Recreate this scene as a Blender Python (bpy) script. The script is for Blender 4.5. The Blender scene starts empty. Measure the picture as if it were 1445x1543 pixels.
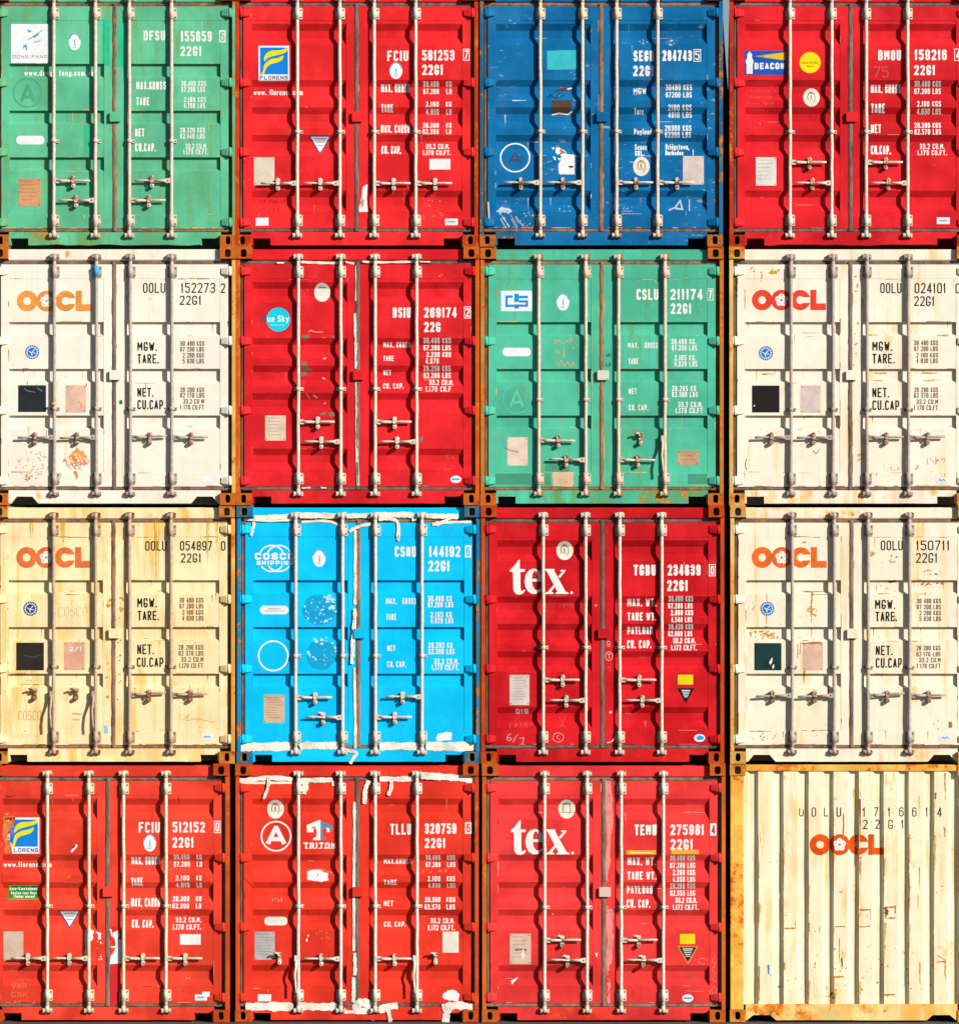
import bpy, bmesh, math, random
from mathutils import Vector, noise
from mathutils.geometry import tessellate_polygon

scene = bpy.context.scene
COL = scene.collection
S0 = 150.5                                   # pixels of the photo per metre on the wall of doors

# ------------------------------------------------------------------ camera
cam_px = (1091.0, 900.0)
CX, CZ = (cam_px[0] - 722.5) / S0, (1541 - cam_px[1]) / S0
DIST = 45.0
FW = 1445 / S0
cd = bpy.data.cameras.new("camera")
cam = bpy.data.objects.new("camera", cd)
COL.objects.link(cam)
cam.location = (CX, -DIST, CZ)
cam.rotation_euler = (math.radians(90), 0, 0)
cd.sensor_fit = 'HORIZONTAL'
cd.sensor_width = 36
cd.lens = 36 * DIST / FW
cd.shift_x = (0 - CX) / FW
cd.shift_y = ((1541 - 771.5) / S0 - CZ) / FW
cd.clip_end = 2000
scene.camera = cam

# ------------------------------------------------------------------ light
SUN = Vector((0.667, -0.629, 0.4025)).normalized()
elev = math.asin(SUN.z)
world = bpy.data.worlds.new("World")
scene.world = world
world.use_nodes = True
wn = world.node_tree
bg = wn.nodes["Background"]
sky = wn.nodes.new("ShaderNodeTexSky")
sky.sky_type = 'NISHITA'
sky.sun_disc = False
sky.sun_elevation = elev
sky.sun_rotation = math.atan2(SUN.x, SUN.y)
wn.links.new(sky.outputs[0], bg.inputs[0])
bg.inputs[1].default_value = 0.05
sd = bpy.data.lights.new("sun", 'SUN')
sd.energy = 5.0
sd.angle = math.radians(0.5)
sd.color = (1.0, 0.90, 0.76)
sun = bpy.data.objects.new("sun", sd)
COL.objects.link(sun)
sun.rotation_euler = SUN.to_track_quat('Z', 'Y').to_euler()
sun.location = (10, -10, 15)
vs = scene.view_settings
vs.view_transform = 'Standard'
vs.look = 'None'
vs.exposure = 0.62
vs.gamma = 1
vs.use_curve_mapping = False

rnd = random.Random(7)

# ------------------------------------------------------------------ materials
def lin(c):
    return tuple(((v / 255) / 12.92 if v / 255 <= .04045 else ((v / 255 + .055) / 1.055) ** 2.4) for v in c)

LIT = (1.85, 1.66, 1.42)                     # what full sun makes of a white wall here
def alb(c, hi=.86):
    """base colour of a surface that reads as sRGB colour c in full sun"""
    return tuple(min(hi, max(.0015, v / f)) for v, f in zip(lin(c), LIT))

class N:
    """a small node-tree helper"""
    def __init__(s, name):
        s.m = bpy.data.materials.new(name)
        s.m.use_nodes = True
        s.t = s.m.node_tree
        s.b = s.t.nodes["Principled BSDF"]
    def new(s, kind, **kw):
        n = s.t.nodes.new(kind)
        for k, v in kw.items():
            setattr(n, k, v)
        return n
    def put(s, sock, v):
        if isinstance(v, bpy.types.NodeSocket):
            s.t.links.new(v, sock)
        elif isinstance(v, (tuple, list)) and len(v) == 3 and sock.type == 'RGBA':
            sock.default_value = (*v, 1)
        else:
            sock.default_value = v
    def coord(s, loc=(0, 0, 0), scale=(1, 1, 1)):
        if not hasattr(s, 'tc'):
            s.tc = s.new("ShaderNodeTexCoord")
        mp = s.new("ShaderNodeMapping")
        mp.inputs["Location"].default_value = loc
        mp.inputs["Scale"].default_value = scale
        s.t.links.new(s.tc.outputs["Object"], mp.inputs[0])
        return mp.outputs[0]
    def noise(s, vec, scale, detail=4, rough=.55):
        n = s.new("ShaderNodeTexNoise")
        s.put(n.inputs["Vector"], vec)
        n.inputs["Scale"].default_value = scale
        n.inputs["Detail"].default_value = detail
        n.inputs["Roughness"].default_value = rough
        return n.outputs["Fac"]
    def ramp(s, v, lo, hi, a=0., b=1.):
        n = s.new("ShaderNodeMapRange")
        n.interpolation_type = 'SMOOTHSTEP'
        s.put(n.inputs[0], v)
        for k, x in zip((1, 2, 3, 4), (lo, hi, a, b)):
            s.put(n.inputs[k], x)
        return n.outputs[0]
    def math(s, op, a, b=0.):
        n = s.new("ShaderNodeMath", operation=op)
        s.put(n.inputs[0], a)
        s.put(n.inputs[1], b)
        return n.outputs[0]
    def mix(s, f, a, b):
        n = s.new("ShaderNodeMix", data_type='RGBA')
        s.put(n.inputs[0], f)
        s.put(n.inputs[6], a)
        s.put(n.inputs[7], b)
        return n.outputs[2]
    def bump(s, h, strength, dist, prev=None):
        n = s.new("ShaderNodeBump")
        n.inputs["Strength"].default_value = strength
        n.inputs["Distance"].default_value = dist
        s.put(n.inputs["Height"], h)
        if prev is not None:
            s.put(n.inputs["Normal"], prev)
        return n.outputs[0]

RUST_DARK, RUST_MID, RUST_HOT = (.040, .012, .005), (.34, .080, .012), (.62, .23, .035)
_mc = {}
def paint(name, col, rust=.12, stain=.2, streak=.3, fade=.12, seed=0, rough=.5, dent=.35, rust_hot=.5, scuff=0., runs=0.):
    """weathered enamel on steel: faded patches, vertical run-off streaks, rust spots with yellow halos"""
    key = (name, col, rust, stain, streak, fade, seed, rough, dent, rust_hot, scuff, runs)
    if key in _mc:
        return _mc[key]
    n = N(name)
    o = (seed * 3.71, seed * 1.93, seed * 5.17)
    base = n.coord(o)
    c0 = col
    hi = tuple(min(.88, v * (1 + fade * .8) + .012 * fade) for v in c0)
    lo = tuple(v * (1 - fade) for v in c0)
    big = n.noise(base, 1.6, 5, .6)
    c = n.mix(n.ramp(big, .36, .64), lo, hi)
    ck_ = n.noise(n.coord((o[1] + 9, o[0], o[2]), (3.2, 3.2, 1.7)), 1.0, 7, .68)
    c = n.mix(n.ramp(ck_, .54, .78, 0, fade * 1.6), c, tuple(min(.85, v * .86 + .05) for v in c0))
    # narrow vertical run-off
    st = n.noise(n.coord(o, (16, 16, .55)), 1.0, 5, .6)
    gate = n.noise(n.coord((o[1], o[2], o[0]), (1.3, 1.3, .8)), 1.4, 3)
    stm = n.math('MULTIPLY', n.ramp(st, .50, .74), n.ramp(gate, .38, .66))
    dirt = tuple(v * .62 + .006 for v in c0)
    c = n.mix(n.math('MULTIPLY', stm, streak), c, dirt)
    # blotchy yellow-brown stains with run-off
    sb = n.noise(n.coord((o[2], o[0], o[1]), (9, 9, 1.1)), 1.0, 7, .66)
    sg = n.noise(n.coord((o[2] + 4, o[0], o[1])), 1.9, 3)
    sm = n.math('MULTIPLY', n.ramp(sb, .66 - .30 * stain, .80 - .22 * stain), n.ramp(sg, .30, .62))
    tint = (c0[0] * .92 + .03, c0[1] * .66 + .012, c0[2] * .34)
    c = n.mix(n.math('MULTIPLY', sm, min(1, .35 + stain)), c, tint)
    if runs > 0:                              # rusty water run down from the header, the hinges and the ribs
        rv_ = n.noise(n.coord((o[0], o[2], o[1]), (11, 11, .22)), 1.0, 4, .62)
        rg_ = n.noise(n.coord((o[1] + 3, o[2], o[0]), (2.2, 2.2, 1.3)), 1.0, 5, .6)
        rm = n.math('MULTIPLY', n.ramp(rv_, .53, .70), n.ramp(rg_, .40, .62))
        c = n.mix(n.math('MULTIPLY', rm, runs), c, (c0[0] * .98 + .02, c0[1] * .68 + .01, c0[2] * .20))
        rm2 = n.math('MULTIPLY', n.ramp(rv_, .62, .76), n.ramp(rg_, .48, .66))
        c = n.mix(n.math('MULTIPLY', rm2, runs * .8), c, (c0[0] * .72 + .04, c0[1] * .36 + .01, c0[2] * .07))
    # fine grime
    fg = n.noise(base, 60, 4, .7)
    c = n.mix(n.ramp(fg, .45, .75, 0, .22), c, tuple(v * .6 for v in c0))
    if scuff > 0:
        sc = n.noise(n.coord((o[1] + 2, o[2], o[0]), (7, 7, 22)), 1.0, 8, .75)
        scg = n.noise(n.coord((o[1], o[2] + 7, o[0])), 2.3, 3)
        scm = n.math('MULTIPLY', n.ramp(sc, .66 - .1 * scuff, .70 - .1 * scuff), n.ramp(scg, .50, .62))
        c = n.mix(n.math('MULTIPLY', scm, .75), c, tuple(min(.8, v * .6 + .26) for v in c0))
    # rust
    rn = n.noise(base, 8.5, 10, .72)
    rp = n.noise(base, 1.9, 3, .5)
    rs = n.math('ADD', rn, n.math('MULTIPLY', n.math('SUBTRACT', rp, .5), .75))
    th = .92 - .62 * rust
    halo = n.ramp(rs, th - .12, th, 0, .8)
    c = n.mix(halo, c, (c0[0] * .95 + .05, c0[1] * .55 + .03, c0[2] * .22 + .004))
    core = n.ramp(rs, th - .01, th + .045)
    rv = n.noise(base, 21, 6, .7)
    rcol = n.mix(n.ramp(rv, .36, .60), RUST_MID, tuple(a + (b - a) * rust_hot for a, b in zip(RUST_MID, RUST_HOT)))
    rcol = n.mix(n.ramp(n.noise(base, 14, 8, .7), .54, .70, 0, .85), rcol, RUST_DARK)
    c = n.mix(core, c, rcol)
    n.put(n.b.inputs["Base Color"], c)
    n.put(n.b.inputs["Roughness"], n.ramp(core, 0, 1, rough, .9))
    n.b.inputs["Specular IOR Level"].default_value = .06
    h = n.bump(n.noise(base, 2.4, 2), dent, .02)
    h = n.bump(n.math('ADD', n.noise(base, 70, 3), core), .18, .003, h)
    n.put(n.b.inputs["Normal"], h)
    _mc[key] = n.m
    return n.m

def flat(name, col, worn=.0, under=(.3, .2, .1), seed=0, rough=.6, spec=.12, blot=.12):
    """paint film, sticker vinyl or plate: one colour with grime, optionally worn through"""
    key = ('flat', name, col, worn, under, seed, rough, blot)
    if key in _mc:
        return _mc[key]
    n = N(name)
    o = (seed * 2.3 + 1, seed * 4.1, seed * 1.7)
    base = n.coord(o)
    c = n.mix(n.ramp(n.noise(base, 6, 6, .65), .35, .7), tuple(min(.9, v * (1 + blot * .4)) for v in col),
              tuple(v * (1 - blot) for v in col))
    if worn > 0:
        w = n.noise(base, 34, 8, .75)
        w2 = n.noise(base, 5, 3)
        k = n.math('ADD', w, n.math('MULTIPLY', n.math('SUBTRACT', w2, .5), .5))
        c = n.mix(n.ramp(k, .76 - .34 * worn, .80 - .32 * worn), c, under)
    n.put(n.b.inputs["Base Color"], c)
    n.b.inputs["Roughness"].default_value = rough
    n.b.inputs["Specular IOR Level"].default_value = spec
    _mc[key] = n.m
    return n.m

def galv(name, col, rust=.1, seed=0):
    key = ('galv', name, col, rust, seed)
    if key in _mc:
        return _mc[key]
    n = N(name)
    base = n.coord((seed * 1.3, seed * 2.9, seed))
    c = n.mix(n.ramp(n.noise(base, 26, 6, .7), .35, .65), tuple(v * .72 for v in col), col)
    rn = n.math('ADD', n.noise(base, 16, 9, .7), n.math('MULTIPLY', n.math('SUBTRACT', n.noise(base, 3, 2), .5), .7))
    th = .88 - .5 * rust
    m = n.ramp(rn, th - .03, th + .05)
    c = n.mix(m, c, n.mix(n.ramp(n.noise(base, 30, 4), .4, .6), RUST_DARK, (.36, .115, .022)))
    n.put(n.b.inputs["Base Color"], c)
    n.b.inputs["Roughness"].default_value = .58
    n.b.inputs["Metallic"].default_value = .0
    n.b.inputs["Specular IOR Level"].default_value = .4
    n.put(n.b.inputs["Normal"], n.bump(n.noise(base, 60, 4, .7), .2, .003))
    _mc[key] = n.m
    return n.m

def rubber(col, seed=0, rust=.0):
    key = ('rubber', col, seed, rust)
    if key in _mc:
        return _mc[key]
    n = N("door_seal_rubber")
    base = n.coord((seed, seed * 2, seed * 3))
    v = n.noise(n.coord((seed, seed * 2, seed * 3), (6, 6, 2.2)), 1.5, 7, .7)
    c = n.mix(n.ramp(v, .32, .66), tuple(x * .45 for x in col), tuple(x * 1.35 for x in col))
    c = n.mix(n.ramp(n.noise(base, 7, 8, .7), .64 - .25 * rust, .74 - .2 * rust, 0, .9), c, (.30, .10, .025))
    n.put(n.b.inputs["Base Color"], c)
    n.b.inputs["Roughness"].default_value = .8
    n.put(n.b.inputs["Normal"], n.bump(v, .3, .006))
    _mc[key] = n.m
    return n.m

# ------------------------------------------------------------------ mesh helpers
class MB:
    def __init__(s):
        s.v, s.f, s.mi, s.sm = [], [], [], []
    def add(s, verts, faces, mi=0, smooth=False):
        k = len(s.v)
        s.v += [tuple(p) for p in verts]
        for f in faces:
            s.f.append([i + k for i in f])
            s.mi.append(mi)
            s.sm.append(smooth)
    def box(s, x0, x1, y0, y1, z0, z1, mi=0):
        s.add([(x0, y0, z0), (x1, y0, z0), (x1, y1, z0), (x0, y1, z0), (x0, y0, z1), (x1, y0, z1), (x1, y1, z1), (x0, y1, z1)],
              [(0, 3, 2, 1), (4, 5, 6, 7), (0, 1, 5, 4), (1, 2, 6, 5), (2, 3, 7, 6), (3, 0, 4, 7)], mi)
    def prism(s, pts, y0, y1, mi=0):
        """closed outline in (x, z) carried from y0 (front) to y1"""
        n = len(pts)
        tri = tessellate_polygon([[Vector((a, b, 0)) for a, b in pts]])
        vs_ = [(a, y0, b) for a, b in pts] + [(a, y1, b) for a, b in pts]
        fs = [tuple(t) for t in tri] + [tuple(i + n for i in reversed(t)) for t in tri]
        fs += [(i, (i + 1) % n, (i + 1) % n + n, i + n) for i in range(n)]
        s.add(vs_, fs, mi)
    def tube(s, pts, r, n=10, mi=0, cap=True, radii=None):
        pts = [Vector(p) for p in pts]
        k0 = len(s.v)
        up = None
        for i, p in enumerate(pts):
            d = (pts[min(i + 1, len(pts) - 1)] - pts[max(i - 1, 0)]).normalized()
            a = d.orthogonal().normalized() if up is None else (up - d * up.dot(d)).normalized()
            up = a
            b = d.cross(a)
            rr = radii[i] if radii else r
            for k in range(n):
                t = 2 * math.pi * k / n
                s.v.append(tuple(p + (a * math.cos(t) + b * math.sin(t)) * rr))
        for i in range(len(pts) - 1):
            for k in range(n):
                a, b = k0 + i * n + k, k0 + i * n + (k + 1) % n
                s.f.append([a, b, b + n, a + n]); s.mi.append(mi); s.sm.append(True)
        if cap:
            s.f.append([k0 + k for k in reversed(range(n))]); s.mi.append(mi); s.sm.append(False)
            e = k0 + (len(pts) - 1) * n
            s.f.append([e + k for k in range(n)]); s.mi.append(mi); s.sm.append(False)
    def mesh(s, name, bevel=0):
        me = bpy.data.meshes.new(name)
        me.from_pydata(s.v, [], s.f)
        bm = bmesh.new()
        bm.from_mesh(me)
        for f, i, q in zip(bm.faces, s.mi, s.sm):
            f.material_index = i
            f.smooth = q
        bmesh.ops.recalc_face_normals(bm, faces=bm.faces)
        if bevel:
            bmesh.ops.remove_doubles(bm, verts=bm.verts, dist=1e-5)
            es = [e for e in bm.edges if len(e.link_faces) == 2 and e.calc_face_angle(0) > .6]
            bmesh.ops.bevel(bm, geom=es, offset=bevel, segments=2, affect='EDGES', profile=.6, clamp_overlap=True)
        bm.to_mesh(me)
        bm.free()
        return me

def put(me, name, parent, mats, loc=(0, 0, 0)):
    o = bpy.data.objects.new(name, me)
    COL.objects.link(o)
    o.parent = parent
    o.location = loc
    mats = mats if isinstance(mats, (list, tuple)) else [mats]
    while len(me.materials) < len(mats):
        me.materials.append(None)
    for i, m in enumerate(mats):
        o.material_slots[i].link = 'OBJECT'
        o.material_slots[i].material = m
    return o

W, H, LEN = 2.438, 2.591, 6.058
OFF = (-W / 2, -LEN / 2, 0)
def T(v):
    return H - v                              # height from a distance below the roof

# ------------------------------------------------------------------ the shape of the doors
YD = .058                                     # depth of the door skin behind the corner castings
REC = .037
RECA = .044
def profile(kind):
    """(distance below roof, depth) pairs from top to bottom of the door skin"""
    p = [(.175, YD - .003), (.318, YD - .003), (.321, YD)]
    if kind == 'A':
        for s in (.352, .914, 1.190, 1.466, 2.024):
            p += [(s, YD), (s + .064, YD + RECA), (s + .138, YD + RECA), (s + .210, YD)]
    else:
        for s in (.752, 1.222, 1.690):
            p += [(s, YD), (s + .003, YD + REC), (s + .113, YD + REC), (s + .140, YD)]
    p += [(2.262, YD), (2.265, YD - .003), (2.405, YD - .003)]
    return p
PROF = {k: profile(k) for k in 'AB'}
PANELS = ((.162, 1.111), (1.343, 2.277))
DOORS = ((.081, 1.195), (1.236, 2.358))

def rib_profile():
    """(x, depth) across the end wall: outer flat, fall, inner flat, steep rise"""
    pts = [(.139, .025)]
    e = .2865
    while e < W - .13:
        pts += [(e - .112, .025), (e - .084, .064), (e - .024, .064), (e, .025)]
        e += .2513
    pts += [(W - .139, .025)]
    return pts
RIBS = rib_profile()

def lerp_prof(p, t):
    if t <= p[0][0]:
        return p[0][1]
    for (a, ya), (b, yb) in zip(p, p[1:]):
        if t <= b:
            return ya + (yb - ya) * (t - a) / max(b - a, 1e-6)
    return p[-1][1]

def surf(kind, x, t):
    if kind == 'R':
        return lerp_prof(RIBS, x)
    if t < .14 or t > 2.44:
        return .055
    for a, b in PANELS:
        if a <= x <= b:
            return lerp_prof(PROF[kind], t)
    return YD - .003

_me = {}
def cached(key, fn):
    if key not in _me:
        _me[key] = fn()
    return _me[key]

def door_mesh(kind, side):
    mb = MB()
    x0, x1 = DOORS[side]
    a, b = PANELS[side]
    p = PROF[kind]
    nx = 1
    v, f = [], []
    for t, y in p:
        v += [(a, y, T(t)), (b, y, T(t))]
    f = [(2 * i, 2 * i + 1, 2 * i + 3, 2 * i + 2) for i in range(len(p) - 1)]
    mb.add(v, f)
    t0, t1 = p[0][0], p[-1][0]
    yf = YD - .003
    for q0, q1 in ((x0, a), (b, x1)):
        mb.add([(q0, yf, T(t0)), (q1, yf, T(t0)), (q1, yf, T(t1)), (q0, yf, T(t1))], [(0, 1, 2, 3)])
    for xe in (a, b):                         # pocket ends
        for (ta, ya), (tb, yb) in zip(p, p[1:]):
            if ya > yf or yb > yf:
                mb.add([(xe, yf, T(ta)), (xe, ya, T(ta)), (xe, yb, T(tb)), (xe, yf, T(tb))], [(0, 1, 2, 3)])
    for xa, xb, za, zb in ((x0, x0, t0, t1), (x1, x1, t0, t1), (x0, x1, t0, t0), (x0, x1, t1, t1)):
        if xa == xb:
            mb.add([(xa, yf, T(za)), (xa, yf, T(zb)), (xa, .115, T(zb)), (xa, .115, T(za))], [(0, 1, 2, 3)])
        else:
            mb.add([(xa, yf, T(za)), (xb, yf, T(za)), (xb, .115, T(za)), (xa, .115, T(za))], [(0, 1, 2, 3)])
    mb.box(x0 + .002, x1 - .002, .105, .116, T(t1) + .002, T(t0) - .002)
    return mb.mesh("door")

def wavy_strip(mb, p0, p1, w, y0, y1, seg, amp, rg, vertical):
    """rubber lip with a rounded, slightly uneven face"""
    rows = []
    for i in range(seg + 1):
        q = i / seg
        u = p0 + (p1 - p0) * q
        j = rg.uniform(-amp, amp)
        c = (w[0] + w[1]) / 2 + j
        hw = (w[1] - w[0]) / 2 + rg.uniform(-amp, amp) * .5
        ring = [(c - hw, y1), (c - hw, y0 + .006), (c - hw * .5, y0), (c + hw * .5, y0), (c + hw, y0 + .006), (c + hw, y1)]
        rows.append([(a, y, u) if vertical else (u, y, a) for a, y in ring])
    v = [p for r in rows for p in r]
    f = []
    for i in range(seg):
        for k in range(5):
            a = i * 6 + k
            f.append((a, a + 1, a + 7, a + 6))
    f += [tuple(range(6)), tuple(seg * 6 + k for k in range(6))]
    mb.add(v, f, 0, False)

def seal_mesh(side, seed):
    rg = random.Random(seed)
    mb = MB()
    x0, x1 = ((.045, 1.194), (1.194, 2.392))[side]
    wavy_strip(mb, x0, x1, (T(.174), T(.139)), .066, .12, 24, .002, rg, False)
    wavy_strip(mb, x0, x1, (T(2.440), T(2.406)), .060, .12, 24, .002, rg, False)
    if side == 0:
        wavy_strip(mb, T(2.405), T(.175), (.044, .080), .070, .12, 26, .0015, rg, True)
    else:
        wavy_strip(mb, T(2.432), T(.150), (1.196, 1.235), .046, .11, 40, .0026, rg, True)
        wavy_strip(mb, T(2.405), T(.175), (2.359, 2.394), .072, .12, 26, .0015, rg, True)
    return mb.mesh("seal")

def casting_mesh(right, top):
    mb = MB()
    w, h = .157, .120
    hx, hz = (.031, .040) if top else (.025, .041)
    cx = .079 if not right else w - .079
    cz = h / 2 + (-.006 if top else .004)
    n = 24
    def oval(k, gx, gz):
        t = 2 * math.pi * (k + .5) / n
        c, s_ = math.cos(t), math.sin(t)
        e = .62
        return (cx + gx * math.copysign(abs(c) ** e, c), cz + gz * math.copysign(abs(s_) ** e, s_))
    inner = [oval(k, hx, hz) for k in range(n)]
    def outer(k):
        x, z = inner[k]
        dx, dz = x - cx, z - cz
        s_ = min(((w - cx) if dx > 0 else cx) / abs(dx), ((h - cz) if dz > 0 else cz) / abs(dz))
        return (cx + dx * s_, cz + dz * s_)
    out = [outer(k) for k in range(n)]
    cor = [(0, 0), (w, 0), (w, h), (0, h)]
    mb.add([(x, 0, z) for x, z in inner] + [(x, 0, z) for x, z in out],
           [(k, (k + 1) % n, (k + 1) % n + n, k + n) for k in range(n)])
    for c in cor:                             # fill the corners between neighbours that sit on two sides
        for k in range(n):
            a, b = out[k], out[(k + 1) % n]
            if abs(a[0] - b[0]) > 1e-6 and abs(a[1] - b[1]) > 1e-6:
                if (abs(a[0] - c[0]) < 1e-6 or abs(a[1] - c[1]) < 1e-6) and (abs(b[0] - c[0]) < 1e-6 or abs(b[1] - c[1]) < 1e-6):
                    mb.add([(a[0], 0, a[1]), (b[0], 0, b[1]), (c[0], 0, c[1])], [(0, 1, 2)])
    mb.add([(x, 0, z) for x, z in inner] + [(x, .030, z) for x, z in inner],
           [(k, (k + 1) % n, (k + 1) % n + n, k + n) for k in range(n)])
    # hollow behind the wall of the casting
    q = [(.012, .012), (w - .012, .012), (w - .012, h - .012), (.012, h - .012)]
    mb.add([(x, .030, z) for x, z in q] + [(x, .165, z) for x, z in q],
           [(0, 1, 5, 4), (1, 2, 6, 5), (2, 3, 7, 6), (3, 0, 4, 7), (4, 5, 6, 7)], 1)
    oc = [outer(k) for k in range(n)]
    mb.add([(x, .030, z) for x, z in inner] + [(max(.012, min(w - .012, x)), .030, max(.012, min(h - .012, z))) for x, z in oc],
           [(k, (k + 1) % n, (k + 1) % n + n, k + n) for k in range(n)])
    mb.add([(x, 0, z) for x, z in cor] + [(x, .178, z) for x, z in cor],
           [(0, 1, 5, 4), (1, 2, 6, 5), (2, 3, 7, 6), (3, 0, 4, 7), (4, 5, 6, 7)])
    return mb.mesh("casting")

def post_mesh(right):
    mb = MB()
    a, b = (.0, .042) if not right else (W - .042, W)
    z0, z1 = .1205, H - .1205
    mb.box(a + .001, b - .001, .020, .135, z0, z1)
    return mb.mesh("post", .004)

def wide_post_mesh():
    mb = MB()
    mb.box(.004, .138, .012, .16, .1205, H - .1205)
    return mb.mesh("post", .01)

def header_mesh():
    mb = MB()
    x0, x1 = .158, W - .158
    v = []
    prof_ = [(.024, .12), (.024, .060), (.030, .055), (.126, .055), (.137, .064), (.137, .13)]
    for x in (x0, x1):
        v += [(x, y, T(t)) for t, y in prof_]
    n = len(prof_)
    f = [(k, k + 1, k + 1 + n, k + n) for k in range(n - 1)] + [(n - 1, 0, n, 2 * n - 1), tuple(range(n)), tuple(range(n, 2 * n))]
    mb.add(v, f)
    return mb.mesh("header")

def sill_mesh(trap, wavy, seed):
    rg = random.Random(seed)
    mb = MB()
    a0, a1, b0, b1 = (.176, .352, W - .352, W - .178) if not trap else (.178, .455, W - .455, W - .178)
    t0, tn, tb = 2.4415, 2.504, 2.573
    ts = .06 if trap else 0
    bot = []
    x = b0 - .02
    k = 0
    while x > a1 + .02:
        bot.append((x, T(tb + (rg.uniform(-.010, .004) if wavy else rg.uniform(-.001, .001)))))
        x -= .11
    pts = [(.158, T(t0)), (.158, T(tb)), (a0, T(tb)), (a0 + ts, T(tn)), (a1 - ts, T(tn)), (a1, T(tb))] + list(reversed(bot)) + \
          [(b0, T(tb)), (b0 + ts, T(tn)), (b1 - ts, T(tn)), (b1, T(tb)), (W - .158, T(tb)), (W - .158, T(t0))]
    mb.prism(pts, .052, .125)
    return mb.mesh("sill")

def body_mesh(bulge):
    """roof, floor beams and corrugated sides; the right side may be pushed out"""
    mb = MB()
    top, bot = T(.020), T(2.578)
    ys = []
    y = .14
    ph = 0
    while y < LEN - .14:
        ys += [(y, 0), (y + .07, 0), (y + .104, .034), (y + .174, .034)]
        y += .208
    ys.append((LEN - .13, 0))
    def wall(sx, xo, b):
        rows = []
        for z in [bot + (top - bot) * i / 16 for i in range(17)]:
            r = []
            for yy, d in ys:
                if b is None:
                    off = 0
                else:
                    m = max(0, 1 - abs((yy - 3.0) / 2.8)) ** .5
                    off = b((z - bot) / (top - bot)) * min(1, m * 1.4)
                r.append((xo + sx * (d - .034) + off, yy, z))
            rows.append(r)
        n = len(ys)
        v = [p for r in rows for p in r]
        f = [(i * n + k, i * n + k + 1, (i + 1) * n + k + 1, (i + 1) * n + k) for i in range(16) for k in range(n - 1)]
        mb.add(v, f)
    wall(-1, .010, None)
    wall(1, W - .010, bulge)
    mb.box(.03, W - .03, .14, LEN, top - .02, top - .0005)
    mb.box(.03, W - .03, .50, LEN, bot + .0005, bot + .02)
    mb.box(.03, W - .03, .125, .14, T(2.44), top - .021)
    mb.box(.03, W - .03, LEN - .06, LEN - .002, bot + .021, top - .021)
    mb.box(.03, W - .03, .50, .52, bot + .021, T(2.43))
    for xa in (.004, W - .084):               # rear posts
        mb.box(xa, xa + .08, LEN - .12, LEN - .004, bot - .012, top + .018)
    for xa in (.004, W - .044):               # side rails
        mb.box(xa, xa + .04, .18, LEN - .12, top - .06, top + .004)
        mb.box(xa, xa + .04, .18, LEN - .12, bot - .004, bot + .10)
    return mb.mesh("body")

def hinge_mesh(right, seed):
    mb = MB()
    rg = random.Random(seed)
    h0, h1 = .040, .031
    if not right:
        xs = (.032, .092, .148)
    else:
        xs = (2.398, 2.352, 2.290)
    yf = (.016, .016, .040)
    hs = (h0, h0, h1)
    v, f = [], []
    for x, y, h in zip(xs, yf, hs):
        v += [(x, y + .004, h), (x, y, h - .008), (x, y, -h + .008), (x, y + .004, -h), (x, .060, -h), (x, .060, h)]
    for i in range(2):
        for k in range(6):
            f.append((i * 6 + k, i * 6 + (k + 1) % 6, (i + 1) * 6 + (k + 1) % 6, (i + 1) * 6 + k))
    f += [tuple(range(6)), tuple(range(12, 18))]
    mb.add(v, f)
    mb.tube([((.060 if not right else 2.376), .020, -h0 - .006), ((.060 if not right else 2.376), .020, h0 + .006)], .0135, 8)
    return mb.mesh("hinge")

def rod_mesh(seed):
    rg = random.Random(seed)
    mb = MB()
    pts = []
    n = 14
    for i in range(n + 1):
        t = .098 + (2.474 - .098) * i / n
        b = .003 * math.sin(i / n * math.pi) * rg.uniform(-1, 1)
        pts.append((b, .019 + rg.uniform(-.001, .001), T(t)))
    mb.tube(pts, .0178, 12)
    return mb.mesh("rod")

def bracket_mesh():
    mb = MB()
    mb.prism([(-.038, -.056), (.045, -.056), (.050, -.047), (.050, .047), (.045, .056), (-.038, .056), (-.043, .047), (-.043, -.047)], .042, .0525)
    mb.tube([(0, .019, -.060), (0, .019, .060)], .0235, 12)
    mb.box(-.023, .023, .019, .043, -.046, .046)
    for x in (-.032, .037):
        for z in (-.036, .036):
            mb.tube([(x, .0415, z), (x, .034, z)], .0075, 6, 1)
    return mb.mesh("bracket")

def guide_mesh():
    mb = MB()
    mb.box(-.046, .050, .042, .053, -.0165, .0165)
    mb.tube([(0, .019, -.017), (0, .019, .017)], .0245, 12)
    mb.box(-.024, .024, .019, .043, -.016, .016)
    for x in (-.036, .040):
        mb.tube([(x, .041, 0), (x, .034, 0)], .007, 6, 1)
    return mb.mesh("guide")

def cam_mesh(top, seed):
    rg = random.Random(seed)
    mb = MB()
    s = 1 if top else -1
    mb.prism([(-.030, -.012), (.018, -.020), (.030, -.004), (.022, .016), (-.014, .020), (-.034, .010)], .006, .030, 0)
    mb.tube([(-.030, .034, s * .014), (.034, .034, s * .014)], .0125, 8, 1)
    mb.box(-.046, -.026, .012, .054, -.022, .020, 1)
    mb.box(.027, .046, .014, .054, -.024, .018, 1)
    mb.tube([(-.036, .012, -.001), (-.036, .003, -.001)], .0095, 8, 1)
    mb.tube([(.036, .014, -.003), (.036, .005, -.003)], .0095, 8, 1)
    mb.tube([(0, .019, -s * .045), (0, .019, s * .018)], .0215, 12, 0)
    return mb.mesh("cam", 0)

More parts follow.
